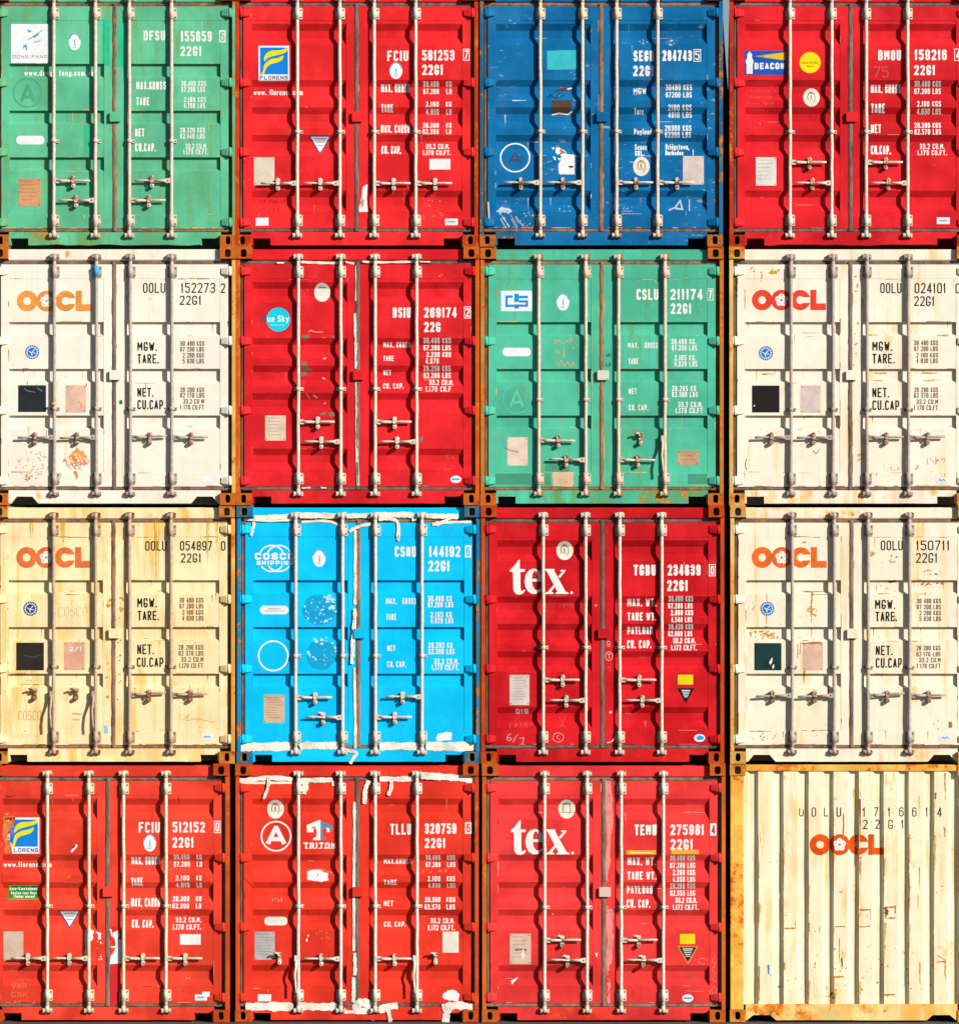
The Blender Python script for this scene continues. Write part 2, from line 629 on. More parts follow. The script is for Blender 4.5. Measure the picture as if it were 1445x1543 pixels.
def handle_mesh(direction, tilt):
    """lever clamped to the bar, lying across the door (R, L) or hanging down (H)"""
    mb = MB()
    if direction == 'H':
        mb.box(-.038, .012, .000, .036, -.026, .032)
        pts = [(-.022, .008, -.02), (-.024, -.004, -.09), (-.030, -.030, -.17), (-.022, -.048, -.25), (-.016, -.052, -.338)]
        mb.tube(pts, .011, 8, 0, True, [.014, .013, .011, .0105, .010])
        return mb.mesh("handle", 0)
    s = 1 if direction == 'R' else -1
    mb.prism([(s * .010, -.024), (s * .058, -.024), (s * .061, .020), (s * .010, .027)], .001, .036)
    def P(u):
        return (s * u, .010, -tilt * u + (.004 if u > .2 else 0))
    mb.tube([P(.05), P(.09), P(.17)], .012, 8, 0, True, [.0165, .015, .0125])
    mb.tube([P(.165), P(.25), P(.30), P(.365)], .011, 8, 0, True, [.0105, .0108, .0122, .0108])
    mb.tube([(s * .036, .002, .0), (s * .036, -.005, .0)], .007, 6, 1)
    return mb.mesh("handle", 0)

def catch_mesh(opened):
    """lug on the door that holds the lever: hub above, swivel below"""
    mb = MB()
    mb.prism([(-.016, -.050), (.016, -.050), (.020, -.030), (.014, 0), (.020, .032), (.014, .052), (-.014, .052), (-.020, .032), (-.014, 0), (-.020, -.030)], .034, .056)
    mb.tube([(0, .036, .042), (0, -.002, .042), (0, -.008, .042)], .0215, 12, 0, True, [.024, .023, .017])
    mb.tube([(0, .036, -.042), (0, .004, -.042), (0, .0, -.042)], .0195, 12, 0, True, [.022, .0205, .015])
    mb.tube([(0, .0, .042), (0, -.007, .042)], .0085, 6, 1)
    mb.tube([(0, .006, -.042), (0, -.001, -.042)], .0085, 6, 1)
    if opened:
        mb.tube([(0, .002, .046), (-.030, -.004, .058), (-.058, -.004, .048)], .011, 8, 0)
    else:
        mb.prism([(-.016, .040), (.016, .040), (.020, .004), (.006, -.010), (-.012, -.006), (-.018, .012)], -.010, -.002)
    return mb.mesh("catch", 0)

def lock_tab_mesh(seed):
    mb = MB()
    mb.prism([(-.050, -.048), (.052, -.048), (.060, -.040), (.060, .044), (.052, .050), (-.050, .050), (-.056, .040), (-.056, -.040)], .016, .034)
    mb.box(.010, .058, .034, .056, -.040, .042)
    return mb.mesh("lock_tab", .003)

# ------------------------------------------------------------------ lettering
FONT = {
 '0': "01 10 30 41 47 38 18 07*", '1': "16 28 20", '2': "07 18 38 47 45 00 40", '3': "07 18 38 47 45 34 43 41 30 10 01/14 34",
 '4': "30 38 02 42", '5': "48 08 05 35 44 41 30 10 01", '6': "47 38 18 07 01 10 30 41 44 35 05", '7': "08 48 10",
 '8': "14 05 07 18 38 47 45 34 14 03 01 10 30 41 43 34", '9': "01 10 30 41 47 38 18 07 04 13 43",
 'A': "00 28 40/12 32", 'B': "34 04/34 43 41 30 00 08 38 47 45 34", 'C': "47 38 18 07 01 10 30 41", 'D': "00 30 41 47 38 08*",
 'E': "48 08 00 40/04 34", 'F': "48 08 00/04 34", 'G': "46 47 38 18 07 01 10 30 41 43 23", 'H': "00 08/40 48/04 44", 'I': "20 28",
 'K': "00 08/48 04 40", 'L': "08 00 40", 'M': "00 08 23 48 40", 'N': "00 08 40 48", 'O': "01 10 30 41 47 38 18 07*",
 'P': "00 08 38 47 44 33 03", 'R': "00 08 38 47 45 34 04/24 40", 'S': "47 38 18 07 05 14 34 43 41 30 10 01", 'T': "08 48/28 20",
 'U': "08 01 10 30 41 48", 'V': "08 20 48", 'W': "08 10 26 30 48", 'X': "00 48/08 40", 'Y': "08 24 48/24 20", 'Q': "01 10 30 41 47 38 18 07*/22 40",
 '.': "20 21", ',': "21 1a", '/': "00 48", '-': "04 44",
 'a': "05 35 44 40 10 01 02 13 43", 'b': "08 00 30 41 44 35 05", 'c': "44 35 15 04 01 10 30 41", 'd': "48 40 10 01 04 15 45",
 'e': "03 43 44 35 15 04 01 10 40", 'f': "48 37 20/05 45", 'g': "40 10 01 04 15 45 4a 3b 0b", 'h': "00 08/05 35 44 40",
 'i': "20 25/27 28", 'k': "00 08/45 02/12 40", 'l': "20 28", 'm': "00 05 15 24 20/24 35 44 40", 'n': "00 05 35 44 40",
 'o': "01 10 30 41 44 35 15 04*", 'p': "0b 05 35 44 41 30 00", 'r': "00 05/04 25 45", 's': "44 35 15 04 13 33 42 41 30 10 01",
 't': "27 21 30 40/05 45", 'u': "05 01 10 40/45 40", 'v': "05 20 45", 'w': "05 10 24 30 45", 'x': "00 45/05 40", 'y': "05 20/45 1b",
}
ADV = {'1': .55, 'I': .45, '.': .32, ',': .32, ' ': .55, 'M': 1.2, 'W': 1.25, 'i': .4, 'l': .4, 't': .7, 'f': .7, 'r': .75, 'm': 1.3, 'w': 1.3, '-': .6}
YV = {'a': -1., 'b': -2.}

def glyph(ch):
    out = []
    for part in FONT.get(ch, "").split('/'):
        if not part:
            continue
        closed = part.endswith('*')
        pts = [(int(q[0]) / 4, (YV[q[1]] if q[1] in YV else int(q[1])) / 8) for q in part.rstrip('*').split()]
        out.append((pts, closed))
    return out

def stroke_poly(pts, th, closed=False, cap=0.):
    """quads along a polyline with mitred joins"""
    P = [Vector(p) for p in pts]
    n = len(P)
    if not closed and cap:
        a, b = (P[0] - P[1]), (P[-1] - P[-2])
        if a.length > 0 and b.length > 0:
            P[0] = P[0] + a.normalized() * th * cap
            P[-1] = P[-1] + b.normalized() * th * cap
    L, R = [], []
    for i in range(n):
        a = P[(i - 1) % n] if (closed or i > 0) else None
        b = P[(i + 1) % n] if (closed or i < n - 1) else None
        d0 = (P[i] - a).normalized() if a is not None else None
        d1 = (b - P[i]).normalized() if b is not None else None
        if d0 is None: d0 = d1
        if d1 is None: d1 = d0
        n0, n1 = Vector((-d0.y, d0.x)), Vector((-d1.y, d1.x))
        m = n0 + n1
        if m.length < 1e-4:
            m = n0
        m.normalize()
        k = min(1 / max(m.dot(n0), .35), 1.35)
        L.append(P[i] + m * th / 2 * k)
        R.append(P[i] - m * th / 2 * k)
    q = []
    for i in range(n if closed else n - 1):
        j = (i + 1) % n
        q.append([tuple(L[i]), tuple(L[j]), tuple(R[j]), tuple(R[i])])
    return q

def smooth_pts(pts, closed=True, k=5):
    n = len(pts)
    out = []
    for i in range(n if closed else n - 1):
        p = [Vector(pts[(i + d) % n] if closed else pts[max(0, min(n - 1, i + d))]) for d in (-1, 0, 1, 2)]
        for s in range(k):
            t = s / k
            v = .5 * ((2 * p[1]) + (p[2] - p[0]) * t + (2 * p[0] - 5 * p[1] + 4 * p[2] - p[3]) * t * t + (3 * p[1] - p[0] - 3 * p[2] + p[3]) * t ** 3)
            out.append(tuple(v))
    if not closed:
        out.append(tuple(pts[-1]))
    return out

class Box:
    """one container: maps pixels of its enlarged crop to local metres and gathers thin painted or glued pieces"""
    def __init__(s, zoom, ox, oy, kind):
        s.S, s.ox, s.oy, s.kind = zoom * S0, ox, oy, kind
        s.cur = None
        s.parts = []
    def xy(s, p):
        return ((p[0] - s.ox) / s.S, (p[1] - s.oy) / s.S)
    def part(s, name, side, label=None):
        s.cur = dict(name=name, side=side, label=label, polys=[], mats=[], split=name in ('paint_patch', 'bleached_strip', 'torn_tape', 'tape_strip', 'chip'))
        s.parts.append(s.cur)
        return s
    def mi(s, mat):
        c = s.cur
        if mat not in c['mats']:
            c['mats'].append(mat)
        return c['mats'].index(mat)
    def poly(s, pts, mat, layer=0, holes=(), smooth=0):
        if s.cur['split'] and s.cur['polys'] and layer == 0:
            s.part(s.cur['name'], s.cur['side'], s.cur['label'])
        if smooth:
            pts = smooth_pts(pts, True, smooth)
        rings = [[s.xy(p) for p in pts]] + [[s.xy(p) for p in (smooth_pts(h, True, smooth) if smooth else h)] for h in holes]
        flat_ = [p for r in rings for p in r]
        tris = tessellate_polygon([[Vector((a, b, 0)) for a, b in r] for r in rings])
        s.cur['polys'] += [([flat_[i] for i in t], s.mi(mat), layer) for t in tris]
        return s
    def rect(s, x0, y0, x1, y1, mat, layer=0, rot=0):
        pts = [(x0, y0), (x1, y0), (x1, y1), (x0, y1)]
        if rot:
            cx, cy = (x0 + x1) / 2, (y0 + y1) / 2
            c, q = math.cos(rot), math.sin(rot)
            pts = [(cx + (x - cx) * c - (y - cy) * q, cy + (x - cx) * q + (y - cy) * c) for x, y in pts]
        return s.poly(pts, mat, layer)
    def rrect(s, x0, y0, x1, y1, r, mat, layer=0):
        pts = []
        for cx, cy, a in ((x1 - r, y1 - r, 0), (x0 + r, y1 - r, 90), (x0 + r, y0 + r, 180), (x1 - r, y0 + r, 270)):
            pts += [(cx + r * math.cos(math.radians(a + d)), cy + r * math.sin(math.radians(a + d))) for d in (0, 22, 45, 68, 90)]
        return s.poly(pts, mat, layer)
    def oval(s, cx, cy, rx, ry, mat, layer=0, n=32, jit=0):
        pts = []
        for k in range(n):
            j = 1 + rnd.uniform(-jit, jit)
            pts.append((cx + rx * j * math.cos(2 * math.pi * k / n), cy + ry * j * math.sin(2 * math.pi * k / n)))
        return s.poly(pts, mat, layer)
    def line(s, pts, th, mat, layer=0, closed=False, smooth=0, cap=0.):
        if smooth:
            pts = smooth_pts(pts, closed, smooth)
        runs = [list(pts)]
        if not closed:                        # break the stroke at sharp corners, square ends
            runs = [[pts[0]]]
            for i in range(1, len(pts)):
                runs[-1].append(pts[i])
                if i < len(pts) - 1:
                    a, b = Vector(pts[i]) - Vector(pts[i - 1]), Vector(pts[i + 1]) - Vector(pts[i])
                    if a.length > 0 and b.length > 0 and a.normalized().dot(b.normalized()) < -.05:
                        runs.append([pts[i]])
        k = 0
        for r in runs:
            for q in stroke_poly(r, th, closed, cap or (.25 if len(runs) > 1 else 0)):
                s.cur['polys'].append(([s.xy(p) for p in q], s.mi(mat), layer + (k % 9) * .04))
                k += 1
        return s
    def ring(s, cx, cy, rx, ry, th, mat, layer=0, a0=0, a1=360):
        n = max(8, int(40 * (a1 - a0) / 360))
        full = a1 - a0 >= 360
        pts = [(cx + rx * math.cos(math.radians(a0 + (a1 - a0) * k / n)), cy + ry * math.sin(math.radians(a0 + (a1 - a0) * k / n)))
               for k in range(n if full else n + 1)]
        return s.line(pts, th, mat, layer, full)
    def text(s, txt, x0, y0, x1, y1, th, mat, layer=1):
        home = s.cur
        if home['name'] == 'lettering' and home['side'] == 'R':
            key = 'number_lettering' if y1 - y0 > 54 else ('figure_lettering' if txt[0].isdigit() or txt in ('KG', 'LB', 'KGS', 'LBS') or txt.startswith(('Brid', 'Barb')) else 'word_lettering')
            kids = home.setdefault('kids', {})
            if key not in kids:
                s.part(key, 'R')
                kids[key] = s.cur
            s.cur = kids[key]
        s._text(txt, x0, y0, x1, y1, th, mat, layer)
        s.cur = home
        return s
    def _text(s, txt, x0, y0, x1, y1, th, mat, layer=1):
        adv = [ADV.get(c, 1.) for c in txt]
        gap = .30
        tot = sum(adv) + gap * (len(txt) - 1)
        hh = th / 2
        u = (x1 - x0) / tot
        x = x0
        hgt = y1 - y0
        for c, a in zip(txt, adv):
            w = a * u
            for i, (pts, closed) in enumerate(glyph(c)):
                narrow = c in '1Iil.,'
                pp = []
                for gx, gy in pts:
                    px = x + hh + gx * max(w - th, .1) if not narrow else x + w / 2 + (gx - .5) * max(w - th * .6, 2)
                    py = y1 - hh - gy * (hgt - th)
                    if c in '.,' and gy <= .13:
                        py = y1 - (0 if gy < .05 else th * 1.15) + (th if gy < 0 else 0)
                    pp.append((px, py))
                s.line(pp, th, mat, layer + i * .4, closed, 0, 0. if c in '.,' else (.2 if c in 'AVWMNXKvwxk' else .48))
            x += w + gap * u
        return s
    def lines(s, rows, th, mat):
        for r in rows:
            s.text(r[0], r[1], r[2], r[3], r[4], th, mat)
        return s
    def flecks(s, cx, cy, rx, ry, n, size, mat, layer=1, seed=1, rim=False):
        rg = random.Random(seed)
        for k in range(n):
            a = rg.uniform(0, 6.283)
            q = rg.uniform(.82, 1) if rim else math.sqrt(rg.random())
            x, y = cx + rx * q * math.cos(a), cy + ry * q * math.sin(a)
            w = size * rg.uniform(.4, 1.3)
            m = 7
            ph = rg.uniform(0, 6.28)
            pts = [(x + w * rg.uniform(.5, 1.2) * math.cos(ph + 6.283 * i / m), y + w * rg.uniform(.35, .9) * math.sin(ph + 6.283 * i / m)) for i in range(m)]
            s.poly(pts, mat, layer + rg.uniform(0, .5))
        return s
    def tear(s, pts, mat, layer=0, amp=4, seed=1, sub=4):
        """outline with a ragged edge"""
        rg = random.Random(seed)
        out = []
        n = len(pts)
        for i in range(n):
            a, b = Vector(pts[i]), Vector(pts[(i + 1) % n])
            d = (b - a)
            nrm = Vector((-d.y, d.x)).normalized() if d.length > 0 else Vector((0, 0))
            for k in range(sub):
                out.append(tuple(a + d * (k / sub) + nrm * rg.uniform(-amp, amp)))
        return s.poly(out, mat, layer)
    def tape(s, pts, w, mat, seed=1, lift=.012):
        """strip of torn wrapping: a crumpled ribbon standing off the steel"""
        if s.cur.get('tapes'):
            s.part(s.cur['name'], s.cur['side'], s.cur['label'])
        rg = random.Random(seed)
        P = smooth_pts(pts, False, 12)
        rows = []
        n = len(P)
        for i, p in enumerate(P):
            a, b = Vector(P[max(0, i - 1)]), Vector(P[min(n - 1, i + 1)])
            d = (b - a).normalized()
            nr = Vector((-d.y, d.x))
            hw = w / 2 * (1 + .26 * noise.noise(Vector((i * .3, seed, .3))) + .06 * rg.uniform(-1, 1)) * (.62 if i in (0, n - 1) else 1)
            row = []
            for q in (-1, -.6, -.2, .25, .62, 1):
                c = Vector(p) + nr * hw * (q + (.09 * rg.uniform(-1, 1) if abs(q) == 1 else 0))
                row.append((*s.xy(c), .5 + .55 * noise.noise(Vector((i * .22, q * 1.6, seed * 2.2))) + .45 * noise.noise(Vector((i * .6 + q * .8, q * 3.4, seed)))))
            rows.append(row)
        s.cur.setdefault('tapes', []).append((rows, s.mi(mat), lift))
        return s

    def squiggle(s, x0, y0, x1, y1, th, mat, seed=1):
        """illegible handwriting"""
        rg = random.Random(seed)
        x = x0
        h = y1 - y0
        while x < x1:
            n = rg.randint(3, 6)
            pts = [(x + rg.uniform(-.1, .55) * h * k / n * 1.4, rg.uniform(y0, y1)) for k in range(n)]
            s.line(pts, th * rg.uniform(.7, 1.1), mat, rg.uniform(0, .5), smooth=4)
            x += h * rg.uniform(.6, 1.1)
        return s

    def build(s, parents):
        for c in s.parts:
            if not c['polys'] and not c.get('tapes'):
                continue
            bm = bmesh.new()
            for pts, mi, layer in c['polys']:
                try:
                    f = bm.faces.new([bm.verts.new((p[0], layer, T(p[1]))) for p in pts])
                    f.material_index = mi
                except ValueError:
                    pass
            if c['polys']:
                if s.kind == 'R':
                    xs = [v.co.x for v in bm.verts]
                    cuts = [((x, 0, 0), (1, 0, 0)) for x, _ in RIBS if min(xs) < x < max(xs)]
                else:
                    zs = [v.co.z for v in bm.verts]
                    cuts = [((0, 0, T(t)), (0, 0, 1)) for t, _ in PROF[s.kind] if min(zs) < T(t) < max(zs)]
                    xs = [v.co.x for v in bm.verts]
                    cuts += [((x + e, 0, 0), (1, 0, 0)) for ab in PANELS for x in ab for e in (-2e-4, 2e-4) if min(xs) < x < max(xs)]
                for co, no in cuts:
                    bmesh.ops.bisect_plane(bm, geom=list(bm.verts) + list(bm.edges) + list(bm.faces), plane_co=co, plane_no=no, dist=1e-6)
                for v in bm.verts:
                    v.co.y = surf(s.kind, v.co.x, H - v.co.z) - .0016 - .0006 * v.co.y
            for rows, mi, lift in c.get('tapes', ()):
                grid = [[bm.verts.new((x, surf(s.kind, x, t) - .004 - lift * (.30 + .55 * q), T(t))) for x, t, q in r] for r in rows]
                for r0, r1 in zip(grid, grid[1:]):
                    for k in range(len(r0) - 1):
                        f = bm.faces.new((r0[k], r0[k + 1], r1[k + 1], r1[k]))
                        f.material_index = mi
            bmesh.ops.recalc_face_normals(bm, faces=bm.faces)
            me = bpy.data.meshes.new(c['name'])
            bm.to_mesh(me)
            bm.free()
            pa = parents[c['side']]
            o = put(me, c['name'], pa, c['mats'], OFF if c['side'] == 'root' else (0, 0, 0))
            if c['label']:
                o['label'] = c['label']

# ------------------------------------------------------------------ ground
def build_ground():
    n = N("yard_asphalt")
    base = n.coord()
    c = n.mix(n.ramp(n.noise(base, .35, 6, .6), .35, .65), (.040, .038, .036), (.062, .058, .054))
    c = n.mix(n.ramp(n.noise(base, 6, 6, .7), .5, .75, 0, .5), c, (.025, .023, .022))
    n.put(n.b.inputs["Base Color"], c)
    n.b.inputs["Roughness"].default_value = .9
    n.put(n.b.inputs["Normal"], n.bump(n.noise(base, 30, 5, .7), .3, .01))
    mb = MB()
    mb.add([(-900, -900, -.004), (900, -900, -.004), (900, 900, -.004), (-900, 900, -.004)], [(0, 1, 2, 3)])
    o = put(mb.mesh("ground"), "ground", None, n.m)
    o['kind'] = 'structure'
build_ground()

# ------------------------------------------------------------------ containers
WHT = alb((255, 250, 238))
M_white = lambda under, worn=.10, seed=0: flat("white_lettering", WHT, worn, under, seed)
def st(name, c, worn=0, under=(.3, .2, .1), seed=0, blot=.12):
    return flat(name, alb(c), worn, under, seed, blot=blot)

ROW_TOP = (-19, 371, 761, 1151)
ZOOM = ((3.905, 3.803, 3.705, 3.956), (3.762, 3.763, 3.705, 3.764), (3.719, 3.718, 3.705, 3.719), (3.83, 3.803, 3.705, 3.828))
CROPX = (0, 350, 715, 1085)
CROPY = (0, 365, 750, 1140)
LEFT = ((-12, 353.5, 722.5, 1098), (-12, 355, 724, 1098.5), (-12.5, 355.5, 724.5, 1101), (-21, 355, 726, 1100))

RODS_A = (.625, 1.050, 1.394, 1.810)
RODS_O = (.621, 1.042, 1.382, 1.797)
RODS_B = (.586, 1.056, 1.385, 1.850)

def bulge_open(u):                            # lower part of the side wall pushed out, top straight
    k = max(0., min(1., (1.0 - u) / .36))
    return .068 * k + .002
def bulge_full(u):
    return .085 * min(1, (1 - abs(2 * u - 1)) * 6 + .75)

M_HOLLOW = flat("casting_hollow_shaded_rust", (.022, .010, .006), 0, seed=3, rough=.95)  # rust brown taken near black, painting the shade inside the casting holes

def container(r, c, kind, label, col, rods, handles, *, frame_rust=.62, body_rust=.12, stain=.2, streak=.3, fade=.12, scuff=0,
              rodcol=(248, 232, 204), rod_rust=.2, seal=(.085, .080, .070), seal_rust=0., trap=False, wavy=False, mid=1.44,
              tab=None, frame_col=None, runs=0., edge=None, edge_n=0, sill_rust=.35, hot=.55, header_rust=None, cam_rust=.62, door_mats=None):
    seed = r * 4 + c + 1
    root = bpy.data.objects.new("shipping_container", None)
    COL.objects.link(root)
    root.empty_display_size = .3
    jr = random.Random(seed * 17)
    root.location = ((LEFT[r][c] - 722.5) / S0 + W / 2, LEN / 2 + jr.uniform(-.012, .012), (3 - r) * H)
    root.rotation_euler = (0, 0, math.radians(jr.uniform(-.12, .12)))
    root['label'] = label
    root['category'] = "shipping container"
    root['group'] = "shipping containers stacked in a wall"
    z = ZOOM[r][c]
    oy = (-17 if r == 0 else ROW_TOP[r] - CROPY[r]) * z
    bx = Box(z, (LEFT[r][c] - CROPX[c]) * z, oy, kind)
    A = alb(col)
    fc = alb(frame_col) if frame_col else A
    m_door = paint("painted_steel_door", A, body_rust, stain, streak, fade, seed, scuff=scuff, rust_hot=hot, runs=runs, dent=.9)
    m_frame = paint("rusty_frame_paint", fc, frame_rust * .88, .7, .6, .25, seed + 40, rust_hot=.38, dent=.3)
    m_cast = paint("rusty_casting", tuple(v * .75 for v in fc), min(.86, frame_rust + .10), .8, .6, .3, seed + 60, rust_hot=.06, dent=.4)
    m_head = paint("header_paint", A, header_rust if header_rust is not None else body_rust + .08, stain + .1, streak, fade, seed + 80, runs=runs)
    m_sill = paint("sill_paint", A, sill_rust, stain + .3, streak, fade + .08, seed + 90, scuff=scuff, rust_hot=.65, runs=runs * .8)
    m_body = paint("side_wall_paint", A, .3, .5, .5, .2, seed + 100)
    m_rod = galv("locking_bar_metal", alb(rodcol), rod_rust, seed)
    m_cam = galv("cam_metal", alb(rodcol), cam_rust, seed + 20)
    m_bolt = galv("bolt_metal", (.10, .075, .055), .5, seed)
    m_seal = rubber(seal, seed, seal_rust)
    bulge = None
    if c == 2:
        bulge = bulge_open if r == 0 else bulge_full
    put(cached(('body', r == 0, c == 2), lambda: body_mesh(bulge)), "body", root, m_body, OFF)
    for right in (0, 1):
        for top in (0, 1):
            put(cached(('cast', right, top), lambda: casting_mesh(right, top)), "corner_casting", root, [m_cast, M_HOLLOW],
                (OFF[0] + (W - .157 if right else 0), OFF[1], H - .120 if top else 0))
    parents = {'root': root, 'bx': bx}
    if kind == 'R':
        return root, bx, parents, m_frame, m_head, m_sill, m_door
    for right in (0, 1):
        put(cached(('post', right), lambda: post_mesh(right)), "corner_post", root, m_frame, OFF)
    put(cached('header', header_mesh), "door_header", root, m_head, OFF)
    put(cached(('sill', trap, wavy, seed if wavy else 0), lambda: sill_mesh(trap, wavy, seed)), "door_sill", root, m_sill, OFF)
    doors = []
    for side in (0, 1):
        d = put(cached(('door', kind, side), lambda: door_mesh(kind, side)), "door", root, m_door, OFF)
        doors.append(d)
        put(cached(('seal', side, seed % 3), lambda: seal_mesh(side, seed % 3 + side * 5)), "door_seal", d, m_seal)
        for t in (.243, .943, 1.640, 2.345):
            put(cached(('hinge', side), lambda: hinge_mesh(side, 1)), "hinge", d, m_head, (0, 0, T(t)))
    parents['L'], parents['R'] = doors
    tabm = m_door if tab is None else flat("lock_tab_paint", alb(tab), .25, (.3, .12, .04), seed)
    put(cached('tab', lambda: lock_tab_mesh(1)), "lock_tab", doors[1], tabm, (1.228, 0, T(1.288)))
    for i, (xr, hd) in enumerate(zip(rods, handles)):
        b = put(cached(('rod', (seed + i) % 4), lambda: rod_mesh((seed + i) % 4)), "locking_bar", root, m_rod, (OFF[0] + xr, OFF[1], 0))
        for t in (.251, 2.325):
            put(cached('bracket', bracket_mesh), "bar_bracket", b, [m_rod, m_bolt], (0, 0, T(t)))
        put(cached('guide', guide_mesh), "bar_guide", b, [m_rod, m_bolt], (0, 0, T(mid)))
        put(cached(('cam', 1), lambda: cam_mesh(True, 3)), "bar_cam", b, [m_rod, m_cam], (0, 0, T(.096)))
        put(cached(('cam', 0), lambda: cam_mesh(False, 4)), "bar_cam", b, [m_rod, m_cam], (0, 0, T(2.474)))
        dirn, t = hd[0], hd[1]
        tilt = hd[2] if len(hd) > 2 else .01
        cx = hd[3] if len(hd) > 3 else .195
        h = put(cached(('handle', dirn, tilt), lambda: handle_mesh(dirn, tilt)), "handle", b, [m_rod, m_bolt], (0, 0, T(t)))
        dx = cx if dirn == 'R' else -cx
        if dirn == 'H':
            dx = hd[2]
        op = dirn == 'H' or (len(hd) > 4 and hd[4])
        put(cached(('catch', op), lambda: catch_mesh(op)), "handle_catch", doors[0 if i < 2 else 1], [m_cam, m_bolt], (xr + dx, 0, T(t) + (-.012 if dirn != 'H' else 0)))
    if edge_n:
        edge_wear(bx, [st("edge_rust", q, .25, A, seed + k, .3) for k, q in enumerate(edge)], edge_n, seed)
    return root, bx, parents, m_door

def edge_wear(b, mats, count, seed):
    """paint rubbed or rusted through along the folds, and short runs below fittings"""
    rg = random.Random(seed * 31 + 5)
    p = PROF[b.kind]
    zs = [t for t, y in p[1:-1]]
    for side in (0, 1):
        b.part("edge_wear", 'LR'[side])
        x0, x1 = DOORS[side]
        pa, pb = PANELS[side]
        for k in range(count):
            m = rg.choice(mats)
            ln = rg.uniform(.02, .07) * rg.choice((1, 1, 2, 3.2))
            w = rg.uniform(.002, .0055)
            q = rg.random()
            if q < .36:                       # along a fold across the door
                t = rg.choice(zs) + rg.choice((-.004, .003))
                x = rg.uniform(pa + .01, pb - ln - .01)
                pts = [(x, t - w), (x + ln, t - w * .6), (x + ln, t + w * .6), (x, t + w)]
            elif q < .62:                     # along an upright edge
                x = rg.choice((x0 + .004, pa - .004, pa - .003, pb + .004, x1 - .004))
                t = rg.uniform(.19, 2.38 - ln)
                pts = [(x - w, t), (x + w, t), (x + w * .6, t + ln), (x - w * .6, t + ln)]
            elif q < .74:                     # along the foot of the door
                t = 2.400
                x = rg.uniform(x0 + .02, x1 - .02 - ln)
                pts = [(x, t - w * 1.6), (x + ln, t - w), (x + ln, t + w * .8), (x, t + w * .8)]
            elif q < .90:                     # a run below a fold
                t = rg.choice(zs) + .006
                x = rg.uniform(pa + .02, pb - .02)
                ln = rg.uniform(.03, .15)
                pts = [(x - w * 1.2, t), (x + w * 1.2, t), (x + w * .5, t + ln * .6), (x, t + ln), (x - w * .6, t + ln * .5)]
                if t + ln > 2.39:
                    continue
            else:                             # a knock
                x, t = rg.uniform(pa + .03, pb - .03), rg.uniform(.2, 2.38)
                r_ = rg.uniform(.003, .009)
                pts = [(x + r_ * rg.uniform(.5, 1.2) * math.cos(a), t + r_ * rg.uniform(.4, 1) * math.sin(a)) for a in (0, 1, 2, 3, 4, 5.2)]
            b.tear([(x * b.S + b.ox, t * b.S + b.oy) for x, t in pts], m, -.9 + .8 * rg.random(), w * b.S * .35, rg.randrange(9999), 4)

BLACK = st("black_lettering", (38, 34, 32), .16, alb((235, 215, 185)), 3)
BROWN = st("faded_brown_lettering", (128, 92, 62), .22, alb((250, 232, 205)), 4)
CREAM = st("cream_sticker", (250, 238, 215), .1, alb((210, 150, 90)), 5)
BROWNINK = st("brown_print", (170, 110, 60), 0, seed=6)
GREYINK = st("grey_print", (150, 150, 150), 0, seed=6)
BLUEINK = st("blue_print", (40, 120, 180), 0, seed=7)
SKYBLUE = st("sky_blue_print", (20, 150, 215), 0, seed=7)
YELLOW = st("yellow_print", (250, 232, 20), 0, seed=8)
PAPER = st("torn_paper", (255, 250, 245), .06, alb((220, 170, 130)), 9)
TAPE = flat("torn_white_tape", alb((262, 246, 222)), .10, alb((225, 185, 140)), 3, .6, blot=.3)

def stamp(b, cx, cy, rx, ry, style):
    """round approval stickers"""
    if style == 'blue':
        b.oval(cx, cy, rx, ry, st("white_sticker", (250, 252, 252), .03, seed=2), 0)
        b.ring(cx, cy, rx - 3, ry - 3, 4, BLUEINK, 1, 200, 345)
        b.line([(cx - 4, cy + ry * .55), (cx, cy - ry * .35), (cx + 5, cy + ry * .5)], 3, GREYINK, 1)
        b.line([(cx - rx * .35, cy + ry * .62), (cx + rx * .3, cy + ry * .66)], 3, GREYINK, 1.5)
    else:
        b.oval(cx, cy, rx, ry, CREAM, 0)
        ink = BROWNINK
        b.ring(cx, cy, rx * .46, ry * .62, 5, ink, 1, 150, 300)
        b.ring(cx, cy, rx * .46, ry * .62, 4, ink, 1.4, -50, 60)
        if style == 'plate':
            b.line([(cx - rx, cy + ry * .38), (cx + rx, cy + ry * .38)], 3, ink, 1.6)
            b.line([(cx - rx * .5, cy - ry * .5), (cx + rx * .45, cy - ry * .55)], 8, GREYINK, 1.8)
        else:
            b.line([(cx - rx * .25, cy - ry * .5), (cx + rx * .3, cy - ry * .42)], 5, ink, 1.8)
            b.line([(cx - rx * .18, cy + ry * .4), (cx - rx * .05, cy - ry * .3), (cx + rx * .1, cy + ry * .35)], 3, ink, 2)

